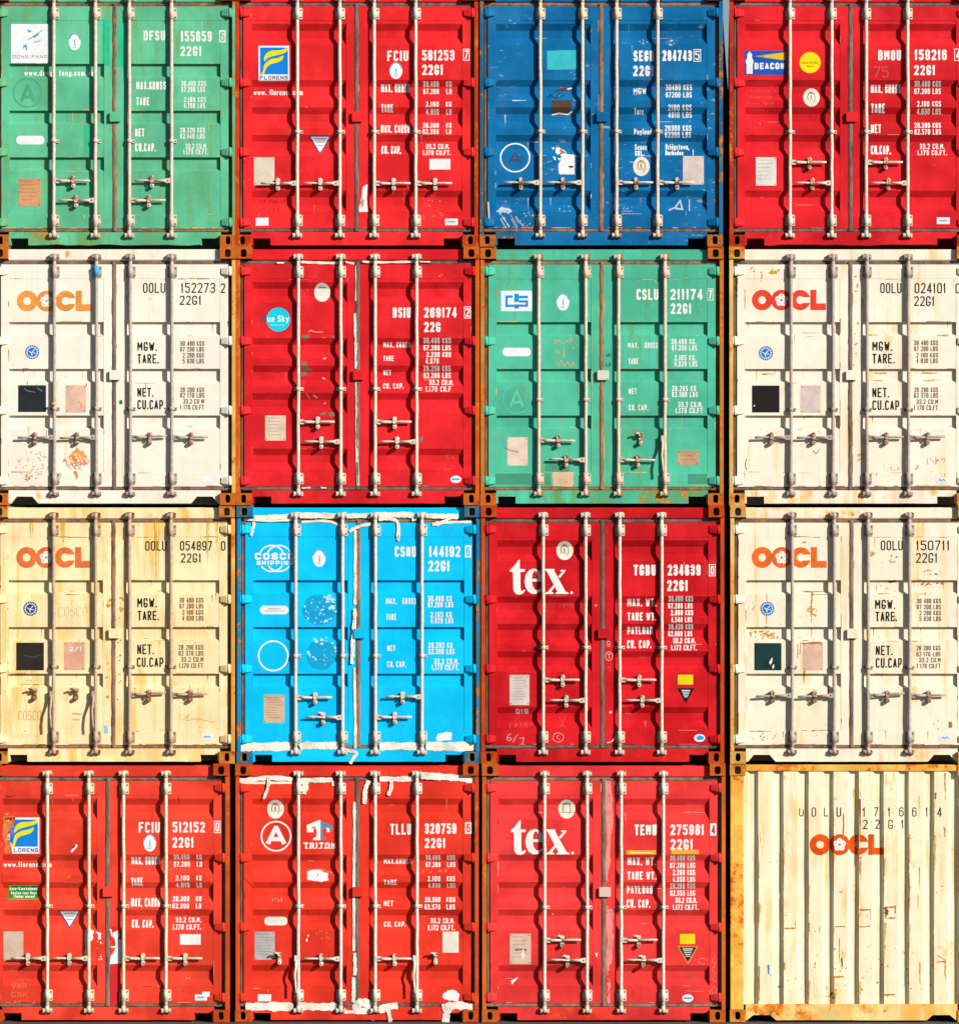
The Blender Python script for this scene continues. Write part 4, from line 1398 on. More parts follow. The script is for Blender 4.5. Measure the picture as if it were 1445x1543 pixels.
def c13():
    root, b, P, md = container(1, 3, 'B', "white container with bright red logo and plain black square, under red lighthouse one", (266, 249, 221), RODS_O,
        (('L', 1.912, .012), ('L', 1.912, .02), ('R', 1.912, .0), ('R', 1.912, -.01)), frame_rust=.55, frame_col=(250, 200, 110), body_rust=.17, stain=.42, streak=.14, runs=.6, edge=((250, 210, 90), (235, 165, 60), (215, 140, 50)), edge_n=60, fade=.05, rodcol=(208, 182, 166), rod_rust=.22,
        seal=(.115, .080, .070), seal_rust=.12, mid=1.63, sill_rust=.30, cam_rust=.75, hot=.85)
    b.part("lettering", 'R')
    b.text("OOLU", 910, 227, 1030, 285, 6.5, BLACK); b.text("024101", 1105, 227, 1283, 285, 6.5, BLACK); b.text("0", 1337, 229, 1370, 286, 6.5, BLACK); b.text("22G1", 1102, 302, 1218, 357, 6.5, BLACK)
    b.lines([("MGW.", 865, 559, 978, 613), ("TARE.", 865, 629, 991, 684), ("NET.", 865, 822, 961, 877), ("CU.CAP.", 865, 894, 1031, 949)], 7.5, BLACK)
    b.lines([("30 480 KGS", 1102, 553, 1238, 581), ("67 200 LBS", 1102, 587, 1237, 614), ("2 190 KGS", 1115, 624, 1238, 650), ("4 830 LBS", 1115, 655, 1237, 683),
             ("28 290 KGS", 1102, 820, 1238, 848), ("62 370 LBS", 1102, 852, 1238, 880), ("33.2 CU.M", 1115, 888, 1238, 915), ("1 170 CU.FT", 1102, 922, 1237, 950)], 4.0, BROWN)
    flower_logo(b, 180, 265, 601, 382, (246, 70, 45), .02, alb((255, 200, 160)))
    b.part("sticker", 'L'); emblem(b, 260, 626, 41)
    b.part("black_panel", 'L'); b.rect(181, 810, 337, 963, st("black_vinyl", (32, 30, 31), 0, seed=4, blot=.2)); b.oval(194, 925, 4, 4, CREAM, 1)
    plate(b, 457, 810, 570, 965, (228, 196, 182), seed=8, worn=.3, under=(225, 165, 115), lines=False)
    small_label(b, 1228, 1333, 1292, 1363)
    b.part("scribble", 'R'); b.squiggle(1170, 1220, 1265, 1258, 4, st("tan_marker", (225, 170, 130), .4, alb((250, 235, 210)), 2), 5)
    b.part("scribble", 'L'); b.line([(528, 1180), (545, 1198), (565, 1172)], 4, BROWN, 0); b.line([(150, 1225), (142, 1260), (150, 1290)], 5, BROWNINK, 0)
    b.part("rust_scabs", 'L'); ru = st("rust_stain", (228, 170, 50), .3, alb((250, 225, 170)), 6)
    b.tear([(238, 738), (315, 738), (310, 746), (240, 748)], ru, 0, 3, 5); b.flecks(300, 160, 35, 18, 9, 12, ru, 0, 3); b.flecks(185, 152, 14, 12, 6, 6, ru, 0, 5); b.flecks(235, 190, 5, 28, 7, 6, ru, .2, 6)
    b.part("rust_scabs", 'R')
    for x0, x1, y in ((875, 950, 738), (1145, 1235, 738), (870, 925, 782), (1155, 1220, 782), (840, 900, 522), (1230, 1300, 524)):
        b.tear([(x0, y - 5), (x1, y - 4), (x1 - 6, y + 4), (x0 + 5, y + 5)], ru, 0, 3, int(x0))
    b.flecks(765, 420, 20, 300, 18, 8, ru, 0, 4); b.flecks(1115, 1275, 10, 14, 5, 9, ru, 0, 4); b.flecks(980, 1285, 50, 20, 8, 6, ru, 0, 9); b.flecks(790, 1220, 12, 50, 9, 7, ru, 0, 9)
    b.build(P)
def c11():
    root, b, P, md = container(1, 1, 'A', "red container with round turquoise sticker and grey touch-up patches on its left door", (242, 38, 44), RODS_A,
        (('R', 1.756), ('L', 1.955), ('R', 1.756), ('L', 1.955)), frame_rust=.62, frame_col=(225, 95, 30), body_rust=.06, stain=.05, streak=.55, fade=.2, edge=((250, 130, 100), (180, 40, 40)), edge_n=20, mid=1.426, sill_rust=.2)
    rd = alb((242, 38, 44))
    w = M_white(rd, .05, 5)
    b.part("lettering", 'R')
    b.text("BSIU", 907, 366, 1010, 425, 11, w); b.text("269174", 1085, 366, 1270, 424, 11, w); b.text("22G", 1085, 449, 1178, 506, 11, w)
    digit_box(b, "2", 1312, 361, 1350, 429, w, None)
    b.lines([("MAX. GROSS", 852, 562, 1008, 593), ("TARE", 852, 640, 913, 671), ("NET", 852, 721, 896, 751), ("CU. CAP.", 852, 797, 968, 828),
             ("30.480 KGS", 1080, 539, 1237, 569), ("67.200 LBS", 1080, 579, 1235, 609), ("2.230 KGS", 1097, 618, 1237, 648), ("4.970", 1093, 655, 1168, 686), ("28.250 KGS", 1080, 697, 1235, 728),
             ("62.280 LBS", 1080, 736, 1235, 767), ("33.2 CU.M.", 1113, 777, 1250, 807), ("1.170 CU.F", 1093, 814, 1238, 845)], 5.3, w)
    b.part("logo", 'L'); b.oval(258, 435, 68, 68, st("turquoise_disc", (0, 215, 235), .05, rd, 3))
    nv = st("navy_letters", (60, 90, 125), .2, rd, 3)
    b.text("Bl", 160, 411, 189, 448, 6, nv); b.text("ue Sky", 195, 411, 318, 448, 6, w)
    b.line([(212, 466), (292, 467)], 5, st("pale_print", (170, 235, 240)), 1)
    b.part("sticker", 'L'); b.oval(505, 279, 46, 54, CREAM); b.line([(485, 250), (525, 252)], 7, GREYINK, 1)
    b.part("paint_patch", 'L', "grey primer patches"); gp = st("grey_primer", (150, 115, 92), .15, rd, 5)
    b.tear([(392, 528), (425, 520), (438, 525), (432, 545), (395, 555)], gp, 0, 3, 3); b.tear([(388, 672), (418, 680), (425, 702), (448, 720), (415, 728), (418, 750), (388, 762)], gp, 0, 4, 4)
    b.tear([(552, 528), (580, 525), (580, 548)], gp, 0, 2, 5); b.tear([(492, 965), (525, 962), (530, 978), (495, 980)], gp, 0, 3, 6); b.tear([(540, 965), (572, 962), (578, 982), (545, 984)], gp, 0, 3, 7)
    b.tear([(392, 775), (402, 772), (404, 815), (394, 810)], st("faint_primer", (220, 70, 62), .3, rd, 3), 0, 3, 5)
    b.part("scratches", 'L'); pk = st("scratch_pink", (245, 175, 150), .2, rd, 2)
    b.line([(430, 505), (445, 496), (462, 505), (510, 506)], 5, pk, 0, smooth=3); b.line([(505, 765), (522, 772)], 7, pk); b.line([(455, 865), (478, 880)], 9, pk); b.line([(415, 855), (435, 885)], 4, pk)
    b.flecks(515, 655, 10, 5, 4, 6, pk, 0, 3); b.flecks(518, 910, 8, 4, 3, 5, pk, 0, 4)
    plate(b, 183, 980, 300, 1123, (240, 205, 172), seed=9, worn=.32, under=(220, 160, 110))
    b.part("sticker", 'R'); b.oval(1265, 1343, 31, 21, st("white_sticker", (250, 252, 252), .03, seed=2)); b.line([(1243, 1342), (1287, 1342)], 8, SKYBLUE, 1)
    b.part("scratches", 'R'); b.flecks(1195, 1255, 70, 60, 14, 7, st("warm_scrape", (235, 85, 60), .3, rd, 4), 0, 4); b.flecks(1170, 185, 20, 8, 5, 4, pk, 0, 4)
    b.tear([(1065, 1098), (1078, 1105), (1075, 1140), (1062, 1125)], st("grey_drip", (130, 120, 145)), 0, 3, 4)
    b.part("torn_tape", 'R', "white tape peeling along the middle seal")
    b.tape([(700, 130), (702, 240), (698, 330)], 10, TAPE, 3, .006); b.tape([(694, 400), (697, 520), (701, 620), (699, 715)], 18, TAPE, 4, .008); b.tape([(702, 790), (703, 960), (705, 1180), (712, 1380)], 14, TAPE, 5, .008)
    b.tape([(735, 106), (860, 110), (1035, 106)], 13, TAPE, 6, .004); b.tape([(1060, 106), (1120, 108)], 9, TAPE, 7, .004)
    b.part("torn_tape", 'L'); b.tape([(385, 108), (470, 112), (560, 114), (598, 112)], 14, TAPE, 8, .004); b.tape([(640, 108), (690, 118)], 12, TAPE, 9, .004); b.tape([(250, 113), (290, 113)], 8, TAPE, 10, .003)
    b.tape([(390, 1393), (440, 1390)], 9, TAPE, 11, .003); b.tape([(500, 1390), (530, 1392)], 9, TAPE, 12, .003)
    b.build(P)
def c12():
    root, b, P, md = container(1, 2, 'B', "green container with small blue and white logo plate and bare metal patches at its foot", (88, 198, 160), RODS_B,
        (('R', 1.939, .03), ('L', 2.136, -.01), ('R', 2.136, .02), ('H', 1.925, -.245)), frame_rust=.70, frame_col=(190, 140, 70), body_rust=.12, stain=.42, streak=.5, runs=.4, edge=((235, 205, 120), (215, 150, 60), (200, 190, 110)), edge_n=50, rodcol=(250, 214, 184), rod_rust=.2, seal=(.19, .088, .046),
        seal_rust=.55, mid=1.533, sill_rust=.5, tab=(225, 225, 200), header_rust=.2, fade=.14)
    g = alb((88, 198, 160))
    w = M_white(g, .08, 6)
    b.part("lettering", 'R')
    b.text("CSLU", 905, 257, 1027, 318, 11, w); b.text("211174", 1095, 257, 1275, 317, 11, w); b.text("22G1", 1097, 337, 1212, 396, 11, w)
    digit_box(b, "7", 1300, 254, 1335, 321, w, None)
    b.lines([("MAX.", 857, 556, 917, 588), ("GROSS", 950, 556, 1025, 588), ("30.480 KG.", 1100, 536, 1238, 567), ("67.200 LBS", 1102, 571, 1243, 601), ("TARE", 860, 645, 915, 677), ("2.185 KG.", 1117, 626, 1238, 657), ("4.820 LBS", 1117, 660, 1245, 691),
             ("NET", 862, 813, 907, 845), ("28.295 KG", 1103, 798, 1238, 829), ("62.380 LBS", 1103, 832, 1248, 862), ("CU. CAP.", 862, 904, 970, 937), ("33.2 CU.M.", 1137, 888, 1275, 919), ("1.173 CU.FT", 1123, 922, 1275, 952)], 5.4, w)
    mp = lambda p: (p[0] * .4803 + 92.6, p[1] * .4803 + 203.8)
    b.part("logo", 'L'); b.rrect(148, 266, 322, 381, 5, st("logo_white", (255, 253, 250), .02, seed=4)); bl = st("logo_blue", (15, 150, 220))
    b.line([mp((252, 199)), mp((181, 199)), mp((181, 306)), mp((268, 306))], 14, bl, 1)
    b.poly([mp(p) for p in ((270, 165), (322, 165), (322, 255), (270, 268))], bl, 1); b.poly([mp(p) for p in ((270, 288), (322, 288), (322, 338), (270, 338))], bl, 1)
    b.line([mp((430, 203)), mp((323, 203))], 14, bl, 1); b.line([mp((323, 255)), mp((418, 255)), mp((418, 304)), mp((323, 304))], 13, bl, 1)
    b.part("sticker", 'L'); stamp(b, 495, 329, 36, 48, 'blue')
    b.part("sticker", 'L'); b.rrect(156, 585, 315, 633, 22, st("white_sticker", (255, 252, 248), .02, seed=2))
    gh = st("ghost_pale_green", (112, 208, 172), .2, g, 3)
    b.part("faded_mark", 'L', "pale ghost of a ringed letter A"); b.ring(235, 873, 77, 80, 4, gh); b.text("A", 195, 818, 275, 920, 14, gh)
    b.part("scribble", 'L'); tn = st("scratched_tan", (205, 180, 110), .35, g, 4)
    b.line([(445, 540), (460, 560), (445, 560), (470, 545), (490, 565), (520, 545), (545, 535), (530, 560)], 6, tn, 0, smooth=3); b.line([(500, 590), (498, 640)], 11, tn); b.line([(450, 605), (460, 598), (475, 612), (450, 616)], 4, tn)
    b.line([(455, 660), (470, 690), (485, 655), (500, 690), (520, 665), (535, 690), (550, 668), (560, 690)], 6, tn, 0, smooth=3); b.flecks(548, 575, 22, 30, 8, 5, tn, 0, 3)
    plate(b, 183, 1087, 297, 1245, (248, 214, 184), seed=10, worn=.16, lines=False); b.line([(165, 1142), (200, 1160), (248, 1170)], 4, BROWNINK, 2)
    b.part("sticker", 'L', "worn half covered beige label"); b.tear([(436, 1284), (553, 1282), (555, 1340), (548, 1362), (437, 1360)], st("beige_label", (236, 198, 160), .3, alb((225, 165, 110)), 4), 0, 3, 4); b.flecks(495, 1325, 55, 30, 10, 6, tn, 1, 3)
    plate(b, 1135, 1160, 1253, 1243, (205, 155, 110), 'R', True, 11, .4, (165, 100, 60), rows=3)
    b.part("paint_patch", 'L'); dg = st("dark_green_repaint", (75, 160, 122), .2, g, 3); b.rect(118, 1290, 425, 1350, dg, 0); b.tear([(395, 1225), (535, 1222), (530, 1280), (400, 1275)], dg, 0, 4, 4)
    b.part("paint_patch", 'R'); b.rect(1195, 1292, 1300, 1348, dg, 0)
    b.part("scribble", 'R'); b.text("uh", 738, 615, 765, 635, 3, st("dark_marker", (25, 90, 75))); b.text("LU", 735, 668, 762, 690, 3, st("dark_marker", (25, 90, 75)))
    b.build(P)

# ---- row 2
def c20():
    root, b, P, md = container(2, 0, 'B', "yellowed cream container with two handles hanging down on its left door", (270, 244, 188), RODS_O,
        (('H', 1.895, -.19), ('H', 1.895, -.195), ('R', 1.90, -.05), ('R', 1.90, -.02)), frame_rust=.50, frame_col=(250, 185, 90), body_rust=.2, stain=.7, streak=.25, runs=1., edge=((250, 200, 90), (235, 160, 60), (205, 125, 50)), edge_n=64, fade=.08, rodcol=(220, 182, 146), rod_rust=.32,
        seal=(.17, .090, .055), seal_rust=.3, mid=1.62, sill_rust=.26, cam_rust=.8, hot=.9)
    b.part("lettering", 'R')
    b.text("OOLU", 813, 242, 932, 296, 6.5, BLACK); b.text("054897", 1008, 242, 1188, 295, 6.5, BLACK); b.text("0", 1238, 242, 1263, 296, 6.5, BLACK); b.text("22G1", 1012, 311, 1127, 363, 6.5, BLACK)
    b.lines([("MGW.", 768, 562, 878, 615), ("TARE.", 770, 634, 889, 687), ("NET.", 768, 822, 861, 878), ("CU.CAP.", 765, 896, 928, 949)], 7.5, BLACK)
    b.lines([("30 480 KGS", 1005, 560, 1140, 588), ("67 200 LBS", 1005, 594, 1140, 621), ("2 190 KGS", 1020, 629, 1140, 656), ("4 830 LBS", 1020, 662, 1140, 689),
             ("28 290 KGS", 1000, 825, 1139, 853), ("62 370 LBS", 1000, 859, 1139, 886), ("33.2 CU.M", 1015, 893, 1139, 921), ("1.170 CU FT", 1003, 928, 1137, 955)], 4.0, BROWN)
    flower_logo(b, 88, 275, 506, 393, (243, 122, 62), .26, alb((250, 180, 100)))
    b.part("sticker", 'L'); emblem(b, 168, 622, 41, True)
    b.part("black_panel", 'L'); b.rect(88, 813, 243, 968, st("black_vinyl_dusty", (52, 42, 36), .12, alb((110, 90, 70)), 6, .3)); b.line([(130, 885), (190, 895), (225, 880)], 7, st("dust", (85, 70, 58)), 1)
    plate(b, 357, 810, 472, 967, (244, 168, 130), seed=12, worn=.25, under=(235, 140, 80), lines=False)
    small_label(b, 1127, 1323, 1193, 1361)
    tm = st("orange_marker", (238, 185, 115), .5, alb((252, 215, 150)), 3); pm = st("pale_marker", (255, 218, 160), .4, alb((252, 215, 150)), 3)
    b.part("scribble", 'L'); b.text("COSCO", 100, 1195, 230, 1248, 4, tm); b.text("COSCO", 325, 612, 488, 665, 4, pm); b.text("2/1", 385, 835, 455, 862, 5, PAPER); b.squiggle(78, 1325, 215, 1350, 3, pm, 6); b.line([(400, 1212), (455, 1215)], 10, tm); b.line([(405, 1245), (445, 1246)], 8, tm)
    b.part("scribble", 'R'); b.line([(1020, 1250), (1060, 1215), (1045, 1250), (1100, 1240), (1150, 1250), (1200, 1262)], 5, tm, 0, smooth=3)
    b.part("rust_runs", 'R', "yellow rust runs below the header"); yr = st("yellow_run", (250, 200, 60), .3, alb((252, 222, 130)), 4, .25); yo = st("orange_run", (235, 150, 40), .35, alb((250, 205, 110)), 5, .25)
    for x, w_, y1 in ((880, 24, 455), (1165, 13, 430), (1215, 9, 330)):
        for k in range(5):
            q = x + rnd.uniform(-.6, .6) * w_
            e = rnd.uniform(.35, 1) * (y1 - 138) + 138
            b.tear([(q - w_ * .16, 138), (q + w_ * .16, 138), (q + w_ * .10, (138 + e) / 2), (q, e), (q - w_ * .10, (138 + e) / 2)], yo if k == 0 else yr, .1 * k, 1.6, int(x) + k, 6)
    b.part("rust_runs", 'L', "yellow rust runs below the header")
    for x, w_, y1 in ((175, 26, 225), (350, 18, 300), (555, 16, 210)):
        for k in range(5):
            q = x + rnd.uniform(-.6, .6) * w_
            e = rnd.uniform(.35, 1) * (y1 - 138) + 138
            b.tear([(q - w_ * .16, 138), (q + w_ * .16, 138), (q + w_ * .10, (138 + e) / 2), (q, e), (q - w_ * .10, (138 + e) / 2)], yo if k == 0 else yr, .1 * k, 1.6, int(x) + k, 6)
    b.part("rust_scabs", 'R'); b.flecks(672, 600, 22, 50, 10, 10, yo, 0, 4); b.flecks(660, 900, 25, 260, 14, 7, yo, 0, 6)
    b.part("rust_scabs", 'L'); b.flecks(600, 590, 18, 30, 8, 10, yo, 0, 4); b.flecks(600, 1010, 20, 120, 12, 8, yo, 0, 8); b.flecks(155, 1025, 40, 5, 8, 5, tm, 0, 3)
    b.part("sticker", 'L'); b.tear([(580, 1275), (604, 1278), (602, 1325), (582, 1322)], st("pale_blue_sticker", (150, 205, 225), .3, PAPER.diffuse_color[:3], 3), 0, 4, 5)
    b.build(P)
def c21():
    root, b, P, md = container(2, 1, 'B', "bright sky blue container with torn white tape along its doors", (0, 206, 255), (.590, 1.060, 1.388, 1.855),
        (('R', 1.928), ('L', 2.128, .0, .195, 1), ('R', 2.125), ('L', 1.920)), frame_rust=.52, body_rust=.05, stain=.04, streak=.3, fade=.09, rodcol=(252, 226, 204), rod_rust=.2, seal=(.19, .085, .045), seal_rust=.5, mid=1.512,
        sill_rust=.2, header_rust=.04, cam_rust=.6, frame_col=(10, 140, 200))
    cy = alb((0, 206, 255))
    w = M_white(cy, .05, 7)
    b.part("lettering", 'R')
    b.text("CSNU", 905, 272, 1025, 331, 11, w); b.text("144192", 1097, 271, 1272, 331, 11, w); b.text("22G1", 1093, 353, 1212, 412, 11, w)
    digit_box(b, "6", 1298, 266, 1333, 334, w, st("cyan_digit", (0, 206, 255)), True)
    b.lines([("MAX.", 855, 562, 915, 596), ("GROSS", 948, 562, 1025, 596), ("30.480 KG", 1090, 549, 1225, 581), ("67.200 LBS", 1090, 584, 1233, 615), ("TARE", 857, 651, 912, 685), ("2.185 KG", 1105, 640, 1225, 672), ("4.820 LBS", 1105, 674, 1233, 705),
             ("NET", 862, 828, 907, 860), ("28.295 KG", 1093, 811, 1228, 843), ("62.380 LBS", 1093, 847, 1240, 878), ("CU. CAP.", 862, 917, 967, 950), ("33.2 CU.M.", 1125, 902, 1263, 934), ("1.173 CU.FT.", 1112, 936, 1265, 967)], 5.4, w)
    mp = lambda p: (p[0] * .5301 + 74.4, p[1] * .5301 + 185.9)
    b.part("logo", 'L')
    for cx in (264, 342):
        x, y = mp((cx, 290))
        b.ring(x, y, 72, 73, 8, w, 0, 206, 334); b.ring(x, y, 72, 73, 8, w, 0, 36, 144)
    b.text("COSCO", 120, 308, 342, 347, 11, w, 1.5); b.text("SHIPPING", 130, 352, 336, 377, 7, w, 1.5)
    b.part("sticker", 'L'); stamp(b, 481, 338, 36, 49, 'blue')
    b.part("sticker", 'L'); b.rrect(148, 605, 309, 653, 23, st("white_sticker", (250, 244, 236), .03, seed=2)); b.line([(195, 622), (265, 622)], 3, GREYINK, 1); b.line([(175, 634), (285, 634)], 3, GREYINK, 1)
    b.part("ring_mark", 'L'); b.ring(223, 887, 82, 83, 9, w)
    b.part("scraped_roundel", 'L', "scraped round marks"); sc = st("scrape_blue", (0, 172, 220), .3, cy, 3); fl = st("scrape_flake", (190, 240, 250), .15, cy, 4)
    b.oval(485, 628, 96, 84, sc, 0, 26, .05); b.flecks(485, 628, 92, 80, 26, 8, fl, 1, 4, True); b.flecks(545, 590, 28, 42, 16, 11, fl, 1.2, 5); b.flecks(470, 630, 60, 50, 14, 6, fl, 1.4, 6)
    b.oval(492, 880, 84, 85, sc, 0, 22, .06); b.flecks(492, 850, 84, 70, 14, 8, fl, 1, 7, True); b.flecks(480, 805, 55, 14, 8, 12, fl, 1.2, 8); b.flecks(520, 900, 50, 60, 16, 3.5, fl, 1.4, 9); b.oval(420, 868, 9, 11, fl, 1.6, 9, .1)
    plate(b, 170, 1105, 287, 1263, (226, 178, 142), seed=13, worn=.22, under=(170, 110, 80), rows=9)
    b.part("torn_sticker", 'R'); b.tear([(1137, 1350), (1150, 1325), (1185, 1315), (1222, 1318), (1224, 1362), (1138, 1364)], PAPER, 0, 3, 4)
    b.part("torn_tape", 'L', "torn white tape along the door edges")
    k = 0
    for pts, wd, lf in (([(115, 112), (200, 108), (335, 104)], 26, .006), ([(370, 98), (470, 98), (590, 102)], 32, .008), ([(60, 120), (200, 128), (330, 124)], 12, .004), ([(118, 135), (112, 165), (100, 212)], 17, .02), ([(380, 135), (520, 130), (600, 155)], 14, .006),
                        ([(30, 1398), (150, 1398), (330, 1394)], 46, .008), ([(372, 1400), (400, 1390), (500, 1392), (592, 1388)], 40, .010), ([(640, 1418), (690, 1432), (672, 1462), (655, 1492)], 18, .015),
                        ([(684, 180), (685, 320), (684, 480), (683, 600)], 17, .008), ([(684, 620), (680, 700), (672, 800), (667, 932)], 20, .03), ([(680, 952), (682, 1100), (685, 1260), (684, 1408)], 16, .008)):
        k += 1
        b.tape(pts, wd, TAPE, 20 + k, lf)
    b.part("torn_tape", 'R')
    for pts, wd, lf in (([(636, 101), (700, 100), (776, 100)], 26, .007), ([(812, 98), (900, 96), (1000, 97), (1018, 128)], 30, .008), ([(1080, 100), (1160, 102), (1262, 104)], 28, .008), ([(815, 118), (900, 122), (925, 150), (924, 240)], 18, .016),
                        ([(650, 188), (700, 162), (772, 145)], 17, .014), ([(1115, 148), (1160, 142), (1225, 108)], 18, .014), ([(1130, 140), (1240, 136), (1335, 134)], 15, .005), ([(820, 1398), (900, 1392), (1040, 1396)], 44, .010), ([(1080, 1392), (1200, 1396), (1365, 1394)], 46, .008), ([(600, 1412), (650, 1418)], 18, .008)):
        k += 1
        b.tape(pts, wd, TAPE, 20 + k, lf)
    b.build(P)

def tex_logo(b, dx, dy, m):
    q = lambda p: (p[0] * .3333 + 148.2 + dx, p[1] * .3333 + 185.3 + dy)
    b.part("logo", 'L')
    b.poly([q(p) for p in ((155, 690), (230, 620), (290, 535), (308, 518), (322, 518), (322, 672), (410, 676), (402, 720), (332, 720), (332, 980), (340, 1030), (362, 1045), (395, 1018), (412, 1030), (380, 1080), (320, 1105), (255, 1092), (218, 1040), (212, 980), (206, 720), (155, 718))], m, 0)
    b.poly([q(p) for p in ((692, 885), (690, 800), (665, 720), (620, 678), (550, 665), (480, 690), (425, 760), (400, 870), (415, 970), (460, 1050), (530, 1092), (610, 1085), (660, 1055), (705, 1000), (682, 988), (625, 1030), (575, 1022), (540, 960), (526, 885))], m, 0,
           [[q(p) for p in ((527, 838), (535, 760), (555, 712), (585, 705), (612, 745), (628, 838))]])
    b.poly([q(p) for p in ((722, 672), (905, 672), (898, 700), (1090, 1052), (1140, 1070), (1140, 1092), (920, 1092), (920, 1070), (955, 1058), (770, 702), (722, 692))], m, 0)
    b.poly([q(p) for p in ((1000, 690), (1090, 690), (1084, 712), (990, 830), (962, 798), (1040, 718), (1000, 712))], m, .5)
    b.poly([q(p) for p in ((905, 920), (922, 955), (848, 1058), (885, 1070), (885, 1092), (752, 1092), (752, 1070), (790, 1058))], m, .5)
    b.poly([q((1193 + 23 * math.cos(a * .5236), 1070 + 23 * math.sin(a * .5236))) for a in range(12)], m, .5)

def c22():
    root, b, P, md = container(2, 2, 'A', "deep red container with large white serif lettering, directly under the green container", (226, 28, 36), (.624, 1.049, 1.390, 1.811),
        (('R', 1.752), ('L', 1.957), ('R', 1.752), ('L', 1.957)), frame_rust=.5, frame_col=(215, 75, 30), body_rust=.06, stain=.05, streak=.55, fade=.22, edge=((240, 110, 90), (165, 30, 36)), edge_n=20, mid=1.428, sill_rust=.26, rodcol=(244, 228, 200))
    rd = alb((226, 28, 36))
    w = M_white(rd, .03, 8)
    b.part("lettering", 'R')
    b.text("TGBU", 887, 374, 1012, 434, 12, w); b.text("234639", 1078, 373, 1262, 434, 12, w); b.text("22G1", 1075, 460, 1190, 521, 12, w)
    digit_box(b, "0", 1308, 371, 1345, 438, w, None)
    b.lines([("MAX. WT.", 852, 562, 1013, 608), ("TARE WT.", 853, 641, 1014, 686), ("PAYLOAD", 852, 721, 994, 764), ("CU. CAP.", 850, 796, 986, 841)], 8, w)
    b.lines([("30.480 KGS", 1082, 549, 1220, 580), ("67.200 LBS", 1080, 589, 1217, 619), ("2.060 KGS", 1095, 627, 1220, 657), ("4.540 LBS", 1097, 666, 1215, 696), ("28.420 KGS", 1082, 706, 1220, 736), ("62.660 LBS", 1080, 745, 1215, 775), ("33.2 CU.M.", 1108, 784, 1233, 813), ("1.172 CU.FT.", 1097, 822, 1240, 853)], 5.3, w)
    tex_logo(b, -4, -12, w)
    b.part("sticker", 'L'); stamp(b, 502, 294, 47, 53, 'brown')
    plate(b, 195, 990, 305, 1159, (226, 206, 190), seed=14, worn=.08, rows=9)
    b.part("sticker", 'R'); b.rrect(1135, 989, 1220, 1044, 4, st("yellow_sticker", (250, 225, 15), seed=3))
    tri_label(b, [(1132, 1064), (1228, 1064), (1180, 1149)], st("black_label", (35, 22, 30)), st("black_label_face", (30, 28, 30)), PAPER, 'R', 5)
    b.part("sticker", 'R'); b.oval(1256, 1343, 31, 22, st("white_sticker", (250, 252, 252), .03, seed=2)); b.oval(1258, 1343, 22, 13, st("sky_print", (40, 170, 220)), 1, 12, .15)
    ck = st("chalk", (240, 200, 195), .3, rd, 3); fk = st("faint_chalk2", (226, 90, 90), .4, rd, 4)
    b.part("chalk_mark", 'L'); b.text("Q18", 228, 1180, 298, 1207, 5, ck); b.line([(200, 1318), (182, 1335), (180, 1352), (195, 1358), (205, 1345), (184, 1342)], 3, ck, 0, smooth=3); b.line([(212, 1368), (240, 1320)], 3, ck); b.line([(250, 1345), (275, 1342), (265, 1378)], 3, ck)
    b.squiggle(192, 1258, 315, 1282, 4, fk, 5); b.ring(466, 1340, 30, 26, 2.5, ck); b.line([(470, 1325), (458, 1340), (475, 1352)], 2.5, ck, 0, smooth=3); b.line([(470, 1230), (500, 1285)], 3, fk); b.line([(505, 1225), (475, 1282)], 3, fk); b.squiggle(470, 592, 550, 610, 2.5, fk, 5); b.line([(670, 598), (676, 606), (684, 594)], 3, ck)
    b.part("chalk_mark", 'R'); b.text("9", 738, 800, 756, 832, 3, ck); b.ring(750, 885, 20, 24, 3, ck); b.text("T", 742, 872, 758, 898, 3, ck); b.oval(759, 1199, 8, 8, ck, 0, 8, .2); b.ring(752, 955, 8, 10, 3, fk)
    b.part("torn_tape", 'R'); b.tape([(715, 1190), (713, 1228)], 9, TAPE, 3, .004); b.tape([(788, 1330), (770, 1358), (740, 1372)], 5, TAPE, 4, .012)
    b.build(P)
    t2 = MB(); t2.tube([(-.014, -.004, -.012), (.0, -.012, .008), (.016, -.004, .014)], .0135, 8)
    bars = [o for o in root.children if o.name.startswith("locking_bar")]
    put(t2.mesh("seal_tag"), "seal_tag", bars[0], flat("lime_plastic", alb((200, 225, 20)), 0, seed=1), (0, -.006, T(1.392)))
